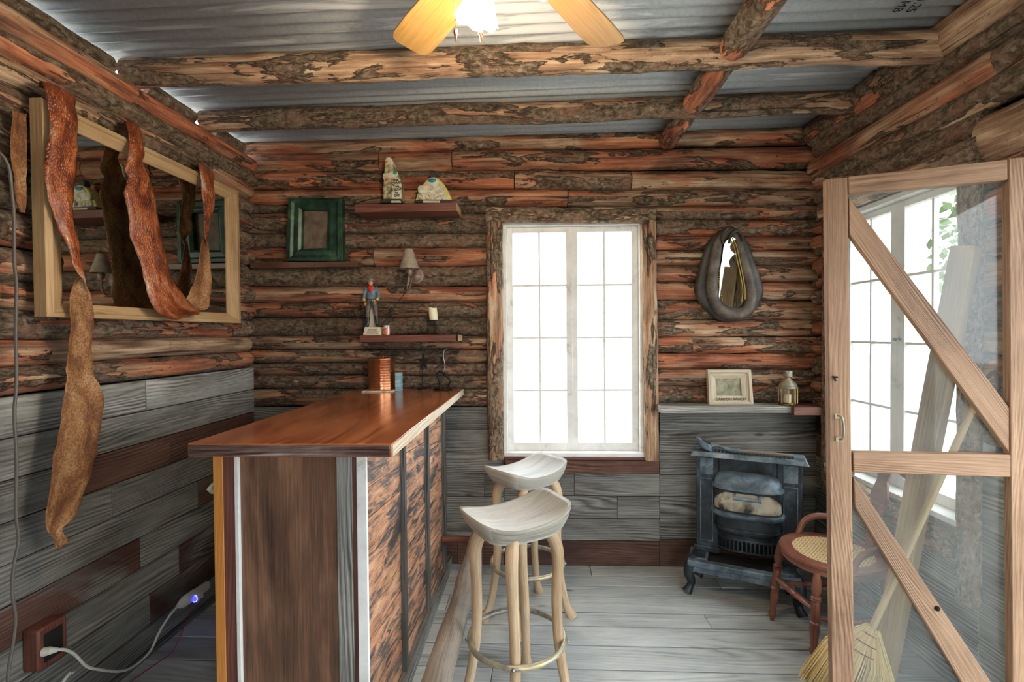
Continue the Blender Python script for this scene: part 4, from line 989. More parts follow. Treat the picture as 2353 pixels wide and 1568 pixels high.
# ================================================================ CEILING FAN
FC = Vector((-.07, 1.325, 0)); BZ = 2.595
fn = empty('ceiling_fan', (FC.x, FC.y, 2.76), 0, 'ceiling fan with honey-coloured blades and a lit frosted glass lamp, at the picture top', 'ceiling fan')
m_ = MB(); m_.lathe([(0, .02), (.07, .02), (.075, 0), (.05, -.03), (.015, -.04), (.013, -.06), (.013, -.09), (.06, -.10), (.115, -.115), (.125, -.14), (.12, -.175), (.09, -.20), (.05, -.21), (.05, -.25), (.035, -.27), (0, -.275)], (FC.x, FC.y, 2.76), 32); m_.build('motor_housing', M['brasspol'], fn)
for k in range(5):
    a = R_(56+72*k); d = Vector((math.cos(a), math.sin(a), 0)); s = Vector((-d.y, d.x, 0))
    m_ = MB().tone(.5, .5, .5); P = []
    for t, wdt in ((.17, .050), (.22, .058), (.34, .066), (.50, .073), (.60, .073), (.63, .064), (.642, .045)): P.append((t, wdt))
    ol = [(t, w_) for t, w_ in P]+[(t, -w_) for t, w_ in P[::-1]]
    m_.prism(ol, 0, .006, lambda u, v, dd_: FC+d*u+s*v+Vector((0, 0, BZ+dd_+v*.2)))
    bl = m_.build('blade', M['fanwood'], fn, smooth=False)
    m_ = MB(); m_.tube([FC+d*.10+Vector((0, 0, 2.61)), FC+d*.15+Vector((0, 0, 2.596)), FC+d*.23+Vector((0, 0, 2.592))], [.012, .010, .014], 8, True, (1, 1, .6)); m_.build('blade_bracket', M['brasspol'], bl)
def shade(an, tilt=0.35):
    a = R_(an); d = Vector((math.cos(a), math.sin(a), 0)); base = FC+d*.095+Vector((0, 0, 2.535)); ax_ = (d*tilt+Vector((0, 0, -1))).normalized()
    x = ax_.cross(Vector((0, 1, 0))).normalized(); y = ax_.cross(x)
    base = base+ax_*.02; m_ = MB(); N = 48; prof = [(.022, 0), (.028, .01), (.036, .03), (.044, .05), (.050, .07), (.056, .085), (.062, .098)]
    b0 = 0
    for i, (r, h) in enumerate(prof):
        for k in range(N):
            t = 2*math.pi*k/N; f = i/(len(prof)-1); rr = r*(1.05+.045*f*f*math.cos(7*t)); hh = h+.004*f*f*math.cos(7*t)
            m_.v.append(base+x*rr*math.cos(t)+y*rr*math.sin(t)+ax_*hh)
    for i in range(len(prof)-1):
        for k in range(N): l = (k+1) % N; m_.face([i*N+k, i*N+l, (i+1)*N+l, (i+1)*N+k], [(0, 0)]*4)
    o = m_.build('lamp_shade', M['frosted'], fn, recalc=False); sm = o.modifiers.new('t', 'SOLIDIFY'); sm.thickness = .003
    m_ = MB(); m_.tube([FC+Vector((0, 0, 2.52)), FC+d*.05+Vector((0, 0, 2.53)), base+ax_*.004], .010, 10); m_.tube([base-ax_*.004, base+ax_*.012], .024, 14); m_.build('lamp_arm', M['brasspol'], fn)
    m_ = MB(); m_.ball(base+ax_*.055, .022, 14); m_.build('bulb', M['bulb'], fn)
    return base, ax_
SHB = [shade(a_) for a_ in (133, 240, 328)]
def chain(p, z0, z1, name='pull_chain', cap=False):
    m_ = MB(); z_ = z0
    while z_ > z1: m_.ball((p[0], p[1], z_), .0022, 6); z_ -= .0048
    m_.lathe([(0, .0), (.0045, -.004), (.006, -.01), (.0045, -.018), (.0022, -.03), (.001, -.036)][::-1], (p[0], p[1], z1+.002), 12)
    if cap: m_.lathe([(.006, 0), (.0068, -.014), (.003, -.014)], (p[0], p[1], z1+.002), 12)
    m_.build(name, M['copper'], fn)
p = onY(1047, 97, 1.34); chain(p, 2.50, p.z+.036); p = onY(1105, 99, 1.40); chain(p, 2.50, p.z+.036, cap=True)
# ================================================================ MIRROR ON THE LEFT WALL
MX = -1.745
mr = empty('wall_mirror', (-1.79, 2.26, 1.593), 0, 'large wooden-framed mirror on the left log wall with snakeskins draped over it', 'mirror')
my0, my1, mz0, mz1 = 1.672, 2.832, 1.592, 2.374
fwid = .085
def mside(name, a, b, inn_a, inn_b, br=.5):
    """a,b outer corners (y,z); inner corners; the face steps down to the glass"""
    m_ = MB().tone(.5, .5, br)
    prof = [(0, -1.793), (0, MX), (.30, MX+.004), (.36, MX-.004), (1., MX-.026), (1., -1.793)]
    def pt(o, i, t, x): return Vector((x, lerp(o[0], i[0], t), lerp(o[1], i[1], t)))
    so = rnd(0, 30); b0 = len(m_.v)
    for o, i in ((a, inn_a), (b, inn_b)): m_.v += [pt(o, i, t, x) for t, x in prof]
    n = len(prof); L = math.hypot(a[0]-b[0], a[1]-b[1]); u = 0
    for k in range(n):
        l = (k+1) % n; d = (m_.v[b0+k]-m_.v[b0+l]).length
        m_.face([b0+k, b0+l, b0+n+l, b0+n+k], [(so, so+u), (so, so+u+d), (so+L, so+u+d), (so+L, so+u)]); u += d
    m_.face([b0+k for k in range(n)][::-1], [(0, 0)]*n); m_.face([b0+n+k for k in range(n)], [(0, 0)]*n)
    return m_.build(name, M['pine'], mr, smooth=False, bevel=.0015)
O = [(my0, mz0), (my1, mz0), (my1, mz1), (my0, mz1)]; I = [(my0+fwid, mz0+.055), (my1-fwid, mz0+.055), (my1-fwid, mz1-.06), (my0+fwid, mz1-.06)]
for i in range(4): j = (i+1) % 4; mside('frame_side', O[i], O[j], I[i], I[j], .5)
m_ = MB(); m_.box(-1.781, -1.776, my0+fwid-.01, my1-fwid+.01, mz0+.045, mz1-.05, 'y'); m_.build('mirror_glass', M['mirror'], mr, smooth=False)
# ================================================================ SNAKESKINS
def ribbon(name, st_, parent=None, nseg=5, nw=10, curl=.012, wav=.004, seed=0., uvs=1.):
    """st_: (ax, ay, aX, bx, by, bX) the two edges as pixel + distance from the wall"""
    A = catmull([onX(s[0], s[1], s[2]) for s in st_], nseg); B = catmull([onX(s[3], s[4], s[5]) for s in st_], nseg)
    m_ = MB(); n = len(A); us = [0]
    for i in range(1, n): us.append(us[-1]+((A[i]+B[i])/2-(A[i-1]+B[i-1])/2).length)
    b0 = 0
    for i in range(n):
        wv = B[i]-A[i]; tg = ((A[min(i+1, n-1)]+B[min(i+1, n-1)])-(A[max(i-1, 0)]+B[max(i-1, 0)])).normalized(); nn = tg.cross(wv.normalized())
        for k in range(nw+1):
            t = k/nw; e = .006*noise.noise(Vector((us[i]*28+seed, 0, 0)))*(1 if t < .5 else -1)*(2*abs(t-.5))**3
            p = A[i]+wv*t+nn*(curl*(1-(2*t-1)**2))+nn*wav*noise.noise(Vector((us[i]*14+seed, t*2.5, 0)))*2+wv.normalized()*e
            m_.v.append(p)
    for i in range(n-1):
        for k in range(nw):
            w0 = (A[i]-B[i]).length; m_.face([i*(nw+1)+k, i*(nw+1)+k+1, (i+1)*(nw+1)+k+1, (i+1)*(nw+1)+k], [(us[i], w0*k/nw), (us[i], w0*(k+1)/nw), (us[i+1], w0*(k+1)/nw), (us[i+1], w0*k/nw)])
    o = m_.build(name, [M['suede'], M['snake']], parent, recalc=False, angle=80)
    s = o.modifiers.new('thick', 'SOLIDIFY'); s.thickness = .0022; s.material_offset = 1; s.offset = 0
    return o
F = -1.722
s1 = [(88, 200, -1.80, 160, 240, -1.80), (93, 186, -1.76, 168, 222, -1.76), (98, 196, -1.735, 171, 230, -1.735), (113, 262, F, 176, 275, F), (110, 325, F, 178, 325, F), (101, 383, F, 176, 383, F), (105, 432, F, 172, 432, F), (118, 482, F, 168, 476, F), (134, 523, F, 169, 518, F),
      (152, 560, F+.01, 177, 556, F-.01), (163, 598, F+.02, 184, 592, F-.02), (180, 628, F+.03, 182, 622, F-.02), (198, 655, F+.02, 168, 648, F-.015), (209, 682, F+.01, 161, 684, F), (216, 722, F, 159, 718, F), (211, 775, F-.01, 159, 777, F-.01), (213, 815, F-.01, 155, 815, F-.01), (213, 853, F-.01, 153, 853, F-.01), (229, 890, F-.01, 148, 895, F-.01), (239, 922, F-.01, 144, 935, F-.01), (233, 970, F-.01, 137, 985, F-.01), (222, 1042, F-.01, 126, 1044, F-.01), (205, 1098, F-.01, 114, 1122, F-.01), (187, 1152, F-.01, 105, 1175, F-.01), (170, 1190, F-.01, 105, 1212, F-.01), (148, 1210, F-.01, 116, 1234, F-.01), (146, 1228, F-.01, 130, 1256, F-.01), (160, 1248, F-.01, 142, 1262, F-.01)]
sk = ribbon('snakeskin', s1, seed=2.); tag(sk, 'long twisted snakeskin at the mirror\'s near end, hanging far below the frame', 'snakeskin', 'dried snakeskins over the mirror')
te = ribbon('tail_end', [(62, 262, -1.79, 30, 250, -1.79), (62, 330, -1.79, 24, 330, -1.79), (62, 400, -1.79, 30, 400, -1.79), (60, 470, -1.79, 35, 450, -1.79), (58, 490, -1.79, 46, 484, -1.79)], sk, seed=5.)
s2 = [(282, 300, -1.80, 318, 316, -1.80), (287, 278, -1.76, 322, 296, -1.76), (291, 292, -1.735, 327, 314, -1.735), (298, 331, F, 330, 348, F), (290, 372, F, 327, 372, F), (287, 392, F, 334, 390, F), (294, 408, F, 338, 400, F), (286, 444, F, 351, 436, F), (293, 484, F, 359, 468, F), (298, 526, F, 366, 500, F), (306, 565, F, 373, 545, F), (322, 602, F+.01, 382, 592, F+.01), (332, 641, F+.02, 395, 634, F+.01), (342, 684, F+.03, 411, 664, F+.02), (356, 712, F+.035, 430, 690, F+.02), (380, 730, F+.04, 443, 703, F+.02), (404, 735, F+.04, 451, 711, F+.015), (430, 728, F+.035, 455, 715, F+.005), (459, 719, F+.02, 448, 712, F-.005)]
s2 += [(t[3], t[4], t[5], t[0], t[1], t[2]) for t in [(475, 711, F+.01, 430, 697, F-.01), (483, 682, F, 436, 672, F-.01), (485, 642, F, 449, 640, F-.01), (484, 604, F, 456, 606, F-.01), (480, 574, F+.005, 460, 576, F-.01), (473, 548, F+.012, 466, 548, F-.01), (468, 522, F+.012, 478, 524, F-.01), (467, 492, F+.005, 483, 500, F), (465, 458, F, 492, 478, F), (462, 430, F, 493, 446, F), (458, 398, F, 492, 412, F), (456, 386, -1.735, 490, 404, -1.735), (454, 374, -1.76, 486, 390, -1.76), (454, 382, -1.80, 486, 400, -1.80)]]
sk2 = ribbon('snakeskin', s2, seed=8.); tag(sk2, 'glossy snakeskin looped in a deep U across the middle of the mirror', 'snakeskin', 'dried snakeskins over the mirror')
# ================================================================ CORDS ON THE LEFT
def cord(name, pts, r, mat, parent=None, n=6): m_ = MB(); m_.tube(smooth_pts(pts, n), r, 8); return m_.build(name, mat, parent)
X2 = -1.775
c = cord('electrical_cord', [onX(-30, 345, X2), onX(0, 352, X2), onX(20, 385, X2), onX(27, 440, X2), onX(32, 500, X2), onX(33, 600, X2), onX(38, 660, X2), onX(36, 760, X2), onX(38, 880, X2), onX(33, 950, X2), onX(38, 1060, X2), onX(37, 1180, X2), onX(43, 1240, X2), onX(32, 1300, X2), onX(28, 1360, X2), onX(36, 1420, X2), onX(30, 1480, X2), onX(20, 1540, X2), onX(18, 1600, X2)], .005, M['grey'])
tag(c, 'grey-brown electrical cord hanging down the left wall at the picture edge', 'cord')
ob = empty('outlet_box', onX(100, 1495, -1.82), 0, 'reddish wooden outlet box at the foot of the left wall', 'outlet box')
m_ = MB().tone(.5, .5, .45); m_.box(-1.862, -1.80, 1.665, 1.775, .30, .455, 'z'); m_.build('box_body', M['redwood'], ob, bevel=.008)
m_ = MB(); m_.box(-1.801, -1.797, 1.685, 1.755, .325, .43, 'z'); m_.build('cover_plate', M['dark'], ob, bevel=.002)
ec = empty('extension_cord', onX(110, 1495, -1.79), 0, 'white extension cord plugged into the wooden box and sagging along the wall', 'cord')
c = cord('cable', [onX(128, 1494, -1.765), onX(150, 1494, -1.755), onX(172, 1505, -1.75), onX(197, 1530, -1.75), onX(220, 1538, -1.75), onX(275, 1543, -1.76), onX(310, 1530, -1.77), onX(345, 1497, -1.78), onX(365, 1455, -1.78), onX(390, 1415, -1.78), onX(408, 1394, -1.78)], .0055, M['whitecord'], ec)
m_ = MB(); m_.tube([onX(100, 1499, -1.795), onX(114, 1496, -1.775), onX(132, 1494, -1.765)], [.016, .014, .008], 10); m_.build('plug', M['whitecord'], ec)
a, b_ = onX(408, 1393, -1.78), onX(478, 1345, -1.78)
ps = empty('power_strip', a, 0, 'small dusty power strip with a glowing blue ring, low on the left wall', 'power strip')
m_ = MB(); d = (b_-a).normalized(); P = lambda t: a.lerp(b_, t)
m_.tube([P(0), P(.12), P(.2), P(.5), P(.55), P(.95), P(1.)], [.012, .026, .030, .030, .027, .027, .022], 12, True, (.6, 1, 1)); m_.build('strip_body', M['whitecord'], ps)
m_ = MB(); q = P(.62)+Vector((.01, -.012, -.012)); m_.box(q.x-.015, q.x+.02, q.y-.028, q.y+.02, q.z-.018, q.z+.022); usb = m_.build('usb_charger', M['whitecord'], ps, bevel=.004)
m_ = MB(); m_.tube([q+Vector((.006+.0*math.cos(t), -.030, .002))+Vector((.014*math.cos(t), 0, .018*math.sin(t))) for t in [k*math.pi/12 for k in range(24)]], .0018, 6, closed=True); m_.build('ring_light', M['bluelight'], usb)
c = cord('charging_cable', [q+Vector((.02, -.01, -.01)), onX(462, 1378, -1.74), onX(440, 1405, -1.72), onX(425, 1435, -1.70), onX(412, 1468, -1.68), onZ(395, 1500, .01), onZ(360, 1525, .01), onZ(300, 1568, .01), onZ(270, 1600, .01)], .0022, M['redcord'])
tag(c, 'thin red charging cable trailing from the power strip onto the dark floor', 'cord')
c = cord('white_cable', [onX(168, 1545, -1.78), onX(160, 1548, -1.775), onX(145, 1568, -1.77), onX(130, 1600, -1.77)], .006, M['whitecord']); tag(c, 'short end of white cable at the bottom edge below the sagging extension cord', 'cord')
c = cord('dark_cable', [onX(140, 1490, -1.78), onX(160, 1488, -1.76), onX(170, 1512, -1.765), onX(165, 1545, -1.77)], .003, M['grey']); tag(c, 'thin dark cable looping over the plug of the extension cord', 'cord')
m_ = MB(); a = Vector((-1.047, 1.63, 0)); q = onY(487, 1122, 1.66)
m_.tube([Vector((-1.046, 1.66, q.z+.006)), Vector((q.x+.004, 1.66, q.z+.014)), Vector((q.x-.008, 1.66, q.z)), Vector((q.x+.004, 1.66, q.z-.014)), Vector((-1.046, 1.66, q.z-.018))], [.004, .006, .007, .006, .004], 8, True, (1, 2.5, 1)); tag(m_.build('towel_hook', M['cream'], None), 'small cream hook sticking out from the back edge of the bar', 'hook')
# ================================================================ BACK WALL: SHELVES AND WHAT STANDS ON THEM
SY0, SY1 = 2.965, 3.155
def shelf(name, p0, p1, label, th=.042, mat='redwood', y0=SY0, grp='wooden shelves on the back wall', br=.5, red=.5):
    a, b_ = onY(p0[0], p0[1], y0), onY(p1[0], p1[1], y0); m_ = MB().tone(.5, red, br); m_.box(a.x, b_.x, y0, SY1, a.z-th, a.z)
    o = m_.build(name, M[mat], None, bevel=.002); tag(o, label, 'shelf', grp); return a.z, a.x, b_.x
ZU, _, _ = shelf('wall_shelf', (815, 470), (1049, 470), 'upper dark red shelf holding two ceramic bottles', .050)
ZL, _, _ = shelf('wall_shelf', (826, 771), (1047, 770), 'lower dark red shelf holding the cowboy figurine and candle', .042)
for k, (z_, th) in enumerate(((ZU, .05), (ZL, .042))):
    m_ = MB().tone(.5, .5, .6); x = onY(1049, 480, SY0).x; m_.box(x-.004 if False else x, x+.0012, SY0+.002, SY1, z_-th+.002, z_-.002, 'y')
    o = m_.build('cut_end', M['pine'], bpy.data.objects['wall_shelf' if k == 0 else 'wall_shelf.001'], smooth=False)
    lab(o, 'pale sawn end')
ZG, gx0, gx1 = shelf('wall_shelf', (1518, 934), (1826, 943), 'grey weathered shelf under the horse collar, right of the window', .042, 'board', 3.0, red=.0)
m_ = MB().tone(.5, .85, .5); a = onY(1828, 945, 2.95); m_.box(a.x, 1.78, 2.965, 3.155, ZG-.05, ZG-.002); tag(m_.build('wall_shelf', M['board'], None, bevel=.002), 'short reddish shelf end wedged into the right corner beside the lantern', 'shelf', 'wooden shelves on the back wall')
m_ = MB().tone(.5, .5, .4); a, b_ = onY(575, 604, 3.09), onY(822, 605, 3.09); m_.box(a.x, b_.x, 3.09, 3.16, a.z-.035, a.z); tag(m_.build('picture_ledge', M['ply'], None, bevel=.002), 'narrow brown ledge board below the green picture frame', 'ledge')
def pframe(root, corners, inner, Y, depth, mat, back, mati, prof=None, lip=.3):
    """corners and inner: px tuples tl,tr,br,bl"""
    O = [onY(*c, Y-depth) for c in corners]; I = [onY(*c, Y-depth) for c in inner]
    for i in range(4):
        j = (i+1) % 4; m_ = MB().tone(.5, .5, .5); pr = prof or [(0, depth), (0, 0), (.25, -.004), (.45, .006), (.8, .002), (1, .014), (1, depth)]
        b0 = 0; n = len(pr); so = rnd(0, 20)
        for o_, i_ in ((O[i], I[i]), (O[j], I[j])):
            for t, dy in pr: p = o_.lerp(i_, t); m_.v.append(Vector((p.x, Y-depth+dy, p.z)))
        L = (O[i]-O[j]).length; u = 0
        for k in range(n):
            l = (k+1) % n; d = (m_.v[k]-m_.v[l]).length; m_.face([k, l, n+l, n+k], [(so, so+u), (so, so+u+d), (so+L, so+u+d), (so+L, so+u)]); u += d
        m_.face(list(range(n))[::-1], [(0, 0)]*n); m_.face([n+k for k in range(n)], [(0, 0)]*n)
        m_.build('frame_side', mat, root, smooth=False, bevel=.002)
    m_ = MB(); a, b_, c_, d_ = I; f = lambda p, y: Vector((p.x, y, p.z)); m_.hexa([f(a, Y-.012), f(b_, Y-.012), f(c_, Y-.012), f(d_, Y-.012), f(a, Y-.004), f(b_, Y-.004), f(c_, Y-.004), f(d_, Y-.004)]); m_.build(back, mati, root, smooth=False)
g = empty('framed_picture', onY(724, 602, 3.12), 0, 'dark green painted picture frame with an empty brown back, left of the shelves', 'picture frame')
pframe(g, [(662, 454), (785, 455), (787, 600), (658, 600)], [(692, 481), (753, 482), (750, 569), (690, 571)], 3.15, .06, M['green'], 'backing', M['backing'])
CA = empty('framed_picture', onY(1680, 932, 3.08), 0, 'pale driftwood picture frame lettered along its bottom edge, standing on the grey shelf', 'picture frame')
pframe(CA, [(1626, 850), (1726, 850), (1732, 930), (1630, 931)], [(1646, 871), (1704, 871), (1707, 911), (1649, 911)], 3.10, .034, M['framepale'], 'photo_backing', mat_patch('faded_photo', ['#56523f', '#7b765e', '#9a967c', '#b3ae94'], .5, k=14), prof=[(0, .034), (0, 0), (.30, -.002), (.36, .008), (1, .016), (1, .034)])
q = onY(1679, 918, 3.072); text('CANYON RANCH', 'lettering', M['ink'], CA, q, (1, 0, 0), (0, 0, 1), .0225, bold=.0002)
# ceramic bottles
def px_prism(name, outline, Yc, dep, mat, parent, bev=.004, **kw):
    ol = [onY(x, y, Yc-dep) for x, y in outline]; m_ = MB().tone(.5, .5, .5); cx = sum(p.x for p in ol)/len(ol)
    m_.prism([(p.x, p.z) for p in ol], Yc-dep, Yc, lambda u, v, d: (u, d, v)); return m_.build(name, mat, parent, bevel=bev, seg=3, **kw)
def blob(name, x, y, Y, r, mat, parent, sc=(1, .4, 1)):
    m_ = MB(); m_.ball(onY(x, y, Y), r, 12, sc); return m_.build(name, mat, parent)
bt = empty('ceramic_bottle', onY(901, 466, 3.07), 0, 'tall tower-shaped ceramic bottle with hand-lettered white panel, left on the upper shelf', 'bottle', 'ceramic bottles on the upper shelf')
px_prism('bottle_body', [(880, 460), (880, 430), (882, 400), (884, 372), (886, 364), (891, 360), (897, 361), (901, 369), (903, 385), (906, 393), (912, 396), (915, 402), (914, 410), (920, 420), (922, 440), (922, 460)], 3.12, .09, M['rust'], bt, .012)
px_prism('stopper', [(883, 378), (883, 370), (887, 362), (892, 359), (898, 362), (903, 372), (903, 378)], 3.105, .08, M['cream'], bt, .008)
px_prism('name_board', [(880, 409), (880, 399), (899, 396), (905, 391), (912, 393), (915, 400), (911, 406), (895, 409), (881, 412)], 3.034, .010, M['cream'], bt, .002)
blob('glaze_spot', 908, 396, 3.022, .014, M['greenglaze'], bt); blob('glaze_spot', 890, 412, 3.026, .012, M['orangeglaze'], bt); blob('glaze_spot', 888, 373, 3.026, .010, M['orangeglaze'], bt)
tb = px_prism('white_panel', [(900, 457), (900, 420), (902, 411), (907, 406), (913, 407), (919, 413), (922, 422), (922, 457)], 3.032, .012, M['cream'], bt, .003)
t_ = onY(910.5, 432, 3.018); text('The\nTOWN\nToo\nTOUGH\nto\nDIE', 'lettering', M['ink'], bt, t_, (1, 0, .12), (-.12, 0, 1), .0225, bold=.0005)
px_prism('bottle_base', [(876, 466), (879, 457), (922, 457), (924, 465)], 3.125, .105, M['darkbase'], bt, .003); px_prism('base_label', [(898, 466), (899, 461), (920, 461), (922, 466)], 3.022, .004, M['cream'], bt, .001)
b2 = empty('ceramic_bottle', onY(997, 466, 3.07), 0, 'arch-shaped ceramic bottle with covered wagon relief, right on the upper shelf', 'bottle', 'ceramic bottles on the upper shelf')
arch = [(953, 462), (957, 450), (962, 437), (970, 424), (980, 413), (989, 407), (997, 406), (1006, 409), (1017, 419), (1026, 432), (1033, 446), (1039, 462)]
px_prism('bottle_body', arch, 3.12, .085, M['yellowglaze'], b2, .010)
px_prism('front_panel', [(960, 459), (967, 440), (976, 427), (986, 415), (997, 411), (1008, 416), (1018, 430), (1027, 459)], 3.036, .006, M['cream'], b2, .002)
px_prism('bottle_neck', [(989, 408), (990, 394), (1001, 394), (1003, 408)], 3.10, .05, M['darkbase'], b2, .004)
px_prism('wagon_top', [(960, 441), (959, 430), (963, 426), (988, 425), (990, 432), (986, 442), (964, 444)], 3.031, .016, M['cream'], b2, .005)
blob('glaze_spot', 993, 415, 3.026, .025, M['blueglaze'], b2, (1, .25, .5))
m_ = MB()
for x in (967, 983): cc = onY(x, 452, 3.022); m_.tube([cc+Vector((.014*math.cos(k*math.pi/10), 0, .014*math.sin(k*math.pi/10))) for k in range(20)], .0028, 6, closed=True)
m_.build('wheel_relief', M['cream'], b2)
m_ = MB(); m_.tube([onY(998, 452, 3.018), onY(1006, 447, 3.018), onY(1014, 446, 3.018), onY(1021, 438, 3.018)], [.010, .014, .012, .006], 8); m_.tube([onY(1003, 450, 3.018), onY(1000, 458, 3.018)], .004, 6); m_.tube([onY(1014, 450, 3.018), onY(1017, 458, 3.018)], .004, 6); m_.build('horse_relief', M['cream'], b2)
blob('rider_relief', 991, 432, 3.022, .013, M['rust'], b2, (.7, .5, 1))
px_prism('bottle_base', [(951, 466), (953, 459), (1039, 459), (1041, 466)], 3.125, .10, M['darkbase'], b2, .003); px_prism('base_label', [(971, 466), (972, 461), (1010, 461), (1011, 466)], 3.026, .004, M['cream'], b2, .001)
# wall sconce
sc_ = empty('wall_sconce', onY(945, 630, 3.14), 0, 'small wall lamp with a taupe cone shade and scrolled arm', 'wall lamp')
sy = 3.02; c = onY(940, 618, sy); tp_ = onY(938, 573, sy)
m_ = MB(); H = tp_.z-c.z; m_.lathe([(.062, 0), (.0255, H), (.0235, H-.001), (.0595, .001), (.062, 0)], (c.x, sy, c.z), 32, cap=False); m_.build('lamp_shade', M['shade'], sc_)
m_ = MB(); m_.lathe([(.007, 0), (.016, .012), (.021, .03), (.017, .045), (.012, .06), (.010, .10)], (c.x+.004, sy, c.z-.045), 20); m_.build('lamp_holder', M['sconce'], sc_)
pc = onY(955, 634, 3.135); m_ = MB(); m_.lathe([(.052, 0), (.052, .008), (.044, .014), (.040, .014), (.030, .026), (0, .032)], (pc.x, 3.148, pc.z), 32, axis='y'); m_.v = [Vector((v.x, v.y, v.z)) for v in m_.v]; m_.build('wall_plate', M['sconce'], sc_)
m_ = MB(); q = lambda x, y, Y: onY(x, y, Y)
m_.tube(smooth_pts([q(940, 632, 3.02), q(938, 645, 3.01), q(936, 658, 3.01), q(937, 668, 3.03), q(940, 666, 3.06), q(944, 650, 3.09), q(948, 636, 3.12)], 6), .0048, 8)
m_.tube(smooth_pts([q(940, 634, 3.02), q(942, 642, 3.03), q(940, 650, 3.04), q(938, 656, 3.035)], 5), .0035, 8); m_.build('scroll_arm', M['sconce'], sc_)
cd = MB(); cd.tube(smooth_pts([q(937, 664, 3.10), q(925, 680, 3.125), q(908, 702, 3.125), q(895, 720, 3.12), q(882, 740, 3.11), q(872, 752, 3.11)], 5), .0025, 6); co = cd.build('lamp_cord', M['blackcord'], sc_)
cd = MB(); cd.tube([q(904, 707, 3.122), q(899, 713, 3.12), q(893, 720, 3.118)], [.006, .012, .006], 10); cd.build('cord_switch', M['blackcord'], co)
# ---- cowboy figurine
cf = empty('cowboy_figurine', onY(855, 770, 3.05), 0, 'painted cowboy figurine in blue shirt and red bandana standing on a lettered plinth', 'figurine')
FYc = 3.04
def fq(x, y, dy=0): return onY(x, y, FYc+dy)
def rem(name, fn, mat, vox=.0022, par=cf):
    m_ = MB(); fn(m_); o = m_.build(name, mat, par); r = o.modifiers.new('r', 'REMESH'); r.mode = 'VOXEL'; r.voxel_size = vox; r.use_smooth_shade = True
    s = o.modifiers.new('s', 'SMOOTH'); s.iterations = 3; s.factor = .5; return o
px_prism('plinth', [(834, 770), (838, 752), (873, 752), (876, 770)], 3.11, .13, M['plaque'], cf, .002)
q_ = onY(857, 761.5, 2.978); text('COWBOY', 'lettering', M['ink'], cf, q_+Vector((0, 0, .008)), (1, 0, 0), (0, 0, 1), .013); 
m_ = MB()
for k, (x0, x1) in enumerate(((843, 870), (843, 868), (843, 870))):
    a, b_ = onY(x0, 762+k*2.6, 2.979), onY(x1, 762+k*2.6, 2.979); m_.box(a.x, b_.x, 2.9785, 2.98, a.z-.0006, a.z+.0006)
m_.build('fine_print', M['ink'], cf, smooth=False)
px_prism('back_support', [(840, 752), (841, 708), (849, 690), (859, 692), (866, 715), (869, 752)], 3.085, .02, M['plaque'], cf, .003)
def legs(m_):
    for s, P in ((-1, [(848, 689), (846.5, 702), (845, 718), (845.5, 732), (845, 746)]), (1, [(860, 689), (861, 702), (863.5, 716), (864.5, 730), (866, 746)])):
        m_.tube([fq(*p) for p in P], [.0175, .0175, .0145, .0125, .012], 14)
    m_.ball(fq(854, 690), .021, 14, (1.1, .8, .8))
rem('trousers', legs, M['trouser'])
def boots(m_):
    for P in ([(845.5, 728), (845, 740), (843.5, 749)], [(864.5, 727), (866, 740), (868, 749)]):
        m_.tube([fq(*p) for p in P], [.0142, .0125, .0125], 14)
        e = fq(*P[-1]); d = -1 if P[0][0] < 850 else 1; m_.tube([e+Vector((0, .008, -.003)), e+Vector((d*.006, -.012, -.004)), e+Vector((d*.010, -.030, -.007))], [.011, .0105, .007], 12)
rem('boots', boots, M['boot'])
def shirt(m_):
    m_.tube([fq(854, 689), fq(854, 678), fq(853, 668), fq(852, 661), fq(852, 656)], [.021, .024, .027, .023, .010], 18, True, (1.15, .75, 1))
    m_.tube([fq(843, 662), fq(839, 670), fq(837, 680, -.005), fq(836, 688, -.012)], [.0125, .0118, .0105, .009], 12)
    m_.tube([fq(862, 662), fq(867, 670), fq(871, 680, -.004), fq(869, 686, -.016)], [.0125, .012, .0108, .009], 12)
rem('shirt', shirt, M['shirt'])
def head(m_):
    m_.tube([fq(851.5, 661), fq(851.5, 655)], .0085, 12); c0 = fq(851.5, 650); m_.ball(c0, .0158, 16, (.9, .95, 1.18)); m_.ball(c0+Vector((.002, -.0155, -.002)), .0034, 8, (1, 1, 1.3))
    m_.ball(c0+Vector((-.0140, 0, -.001)), .0032, 8); m_.ball(c0+Vector((.0140, 0, -.001)), .0032, 8); m_.ball(c0+Vector((0, -.008, -.012)), .008, 10)
rem('head', head, M['skin'], .0013)
m_ = MB(); c0 = fq(851.5, 650)
for s in (-1, 1): m_.ball(c0+Vector((s*.0055+.001, -.0142, .0018)), .0016, 8)
m_.ball(c0+Vector((.001, -.0150, -.0095)), .0028, 8, (1.6, .4, .4)); m_.build('eyes_and_mouth', M['trouser'], cf)
m_ = MB(); m_.ball(c0+Vector((0, .0045, .003)), .0162, 14, (.9, .9, 1.05)); m_.build('hair', M['trouser'], cf)
m_ = MB(); hz = fq(852.5, 645.8); m_.lathe([(0, .002), (.027, .0035), (.0285, .0015), (.027, -.001), (.0165, -.0012), (.0158, .007), (.013, .015), (.006, .016), (0, .0135)], (hz.x, FYc, hz.z), 24, sx=1.0, sy=.9); m_.build('hat', M['hat'], cf)
def sc2(m_):
    m_.tube([fq(852, 664), fq(852, 660.5), fq(852, 657)], [.024, .021, .0125], 16, True, (1.15, .95, 1)); m_.tube([fq(852, 662, -.014), fq(852, 668, -.021), fq(852, 674, -.024)], [.019, .012, .003], 12, True, (1.1, .5, 1))
rem('bandana', sc2, M['scarf'], .0015)
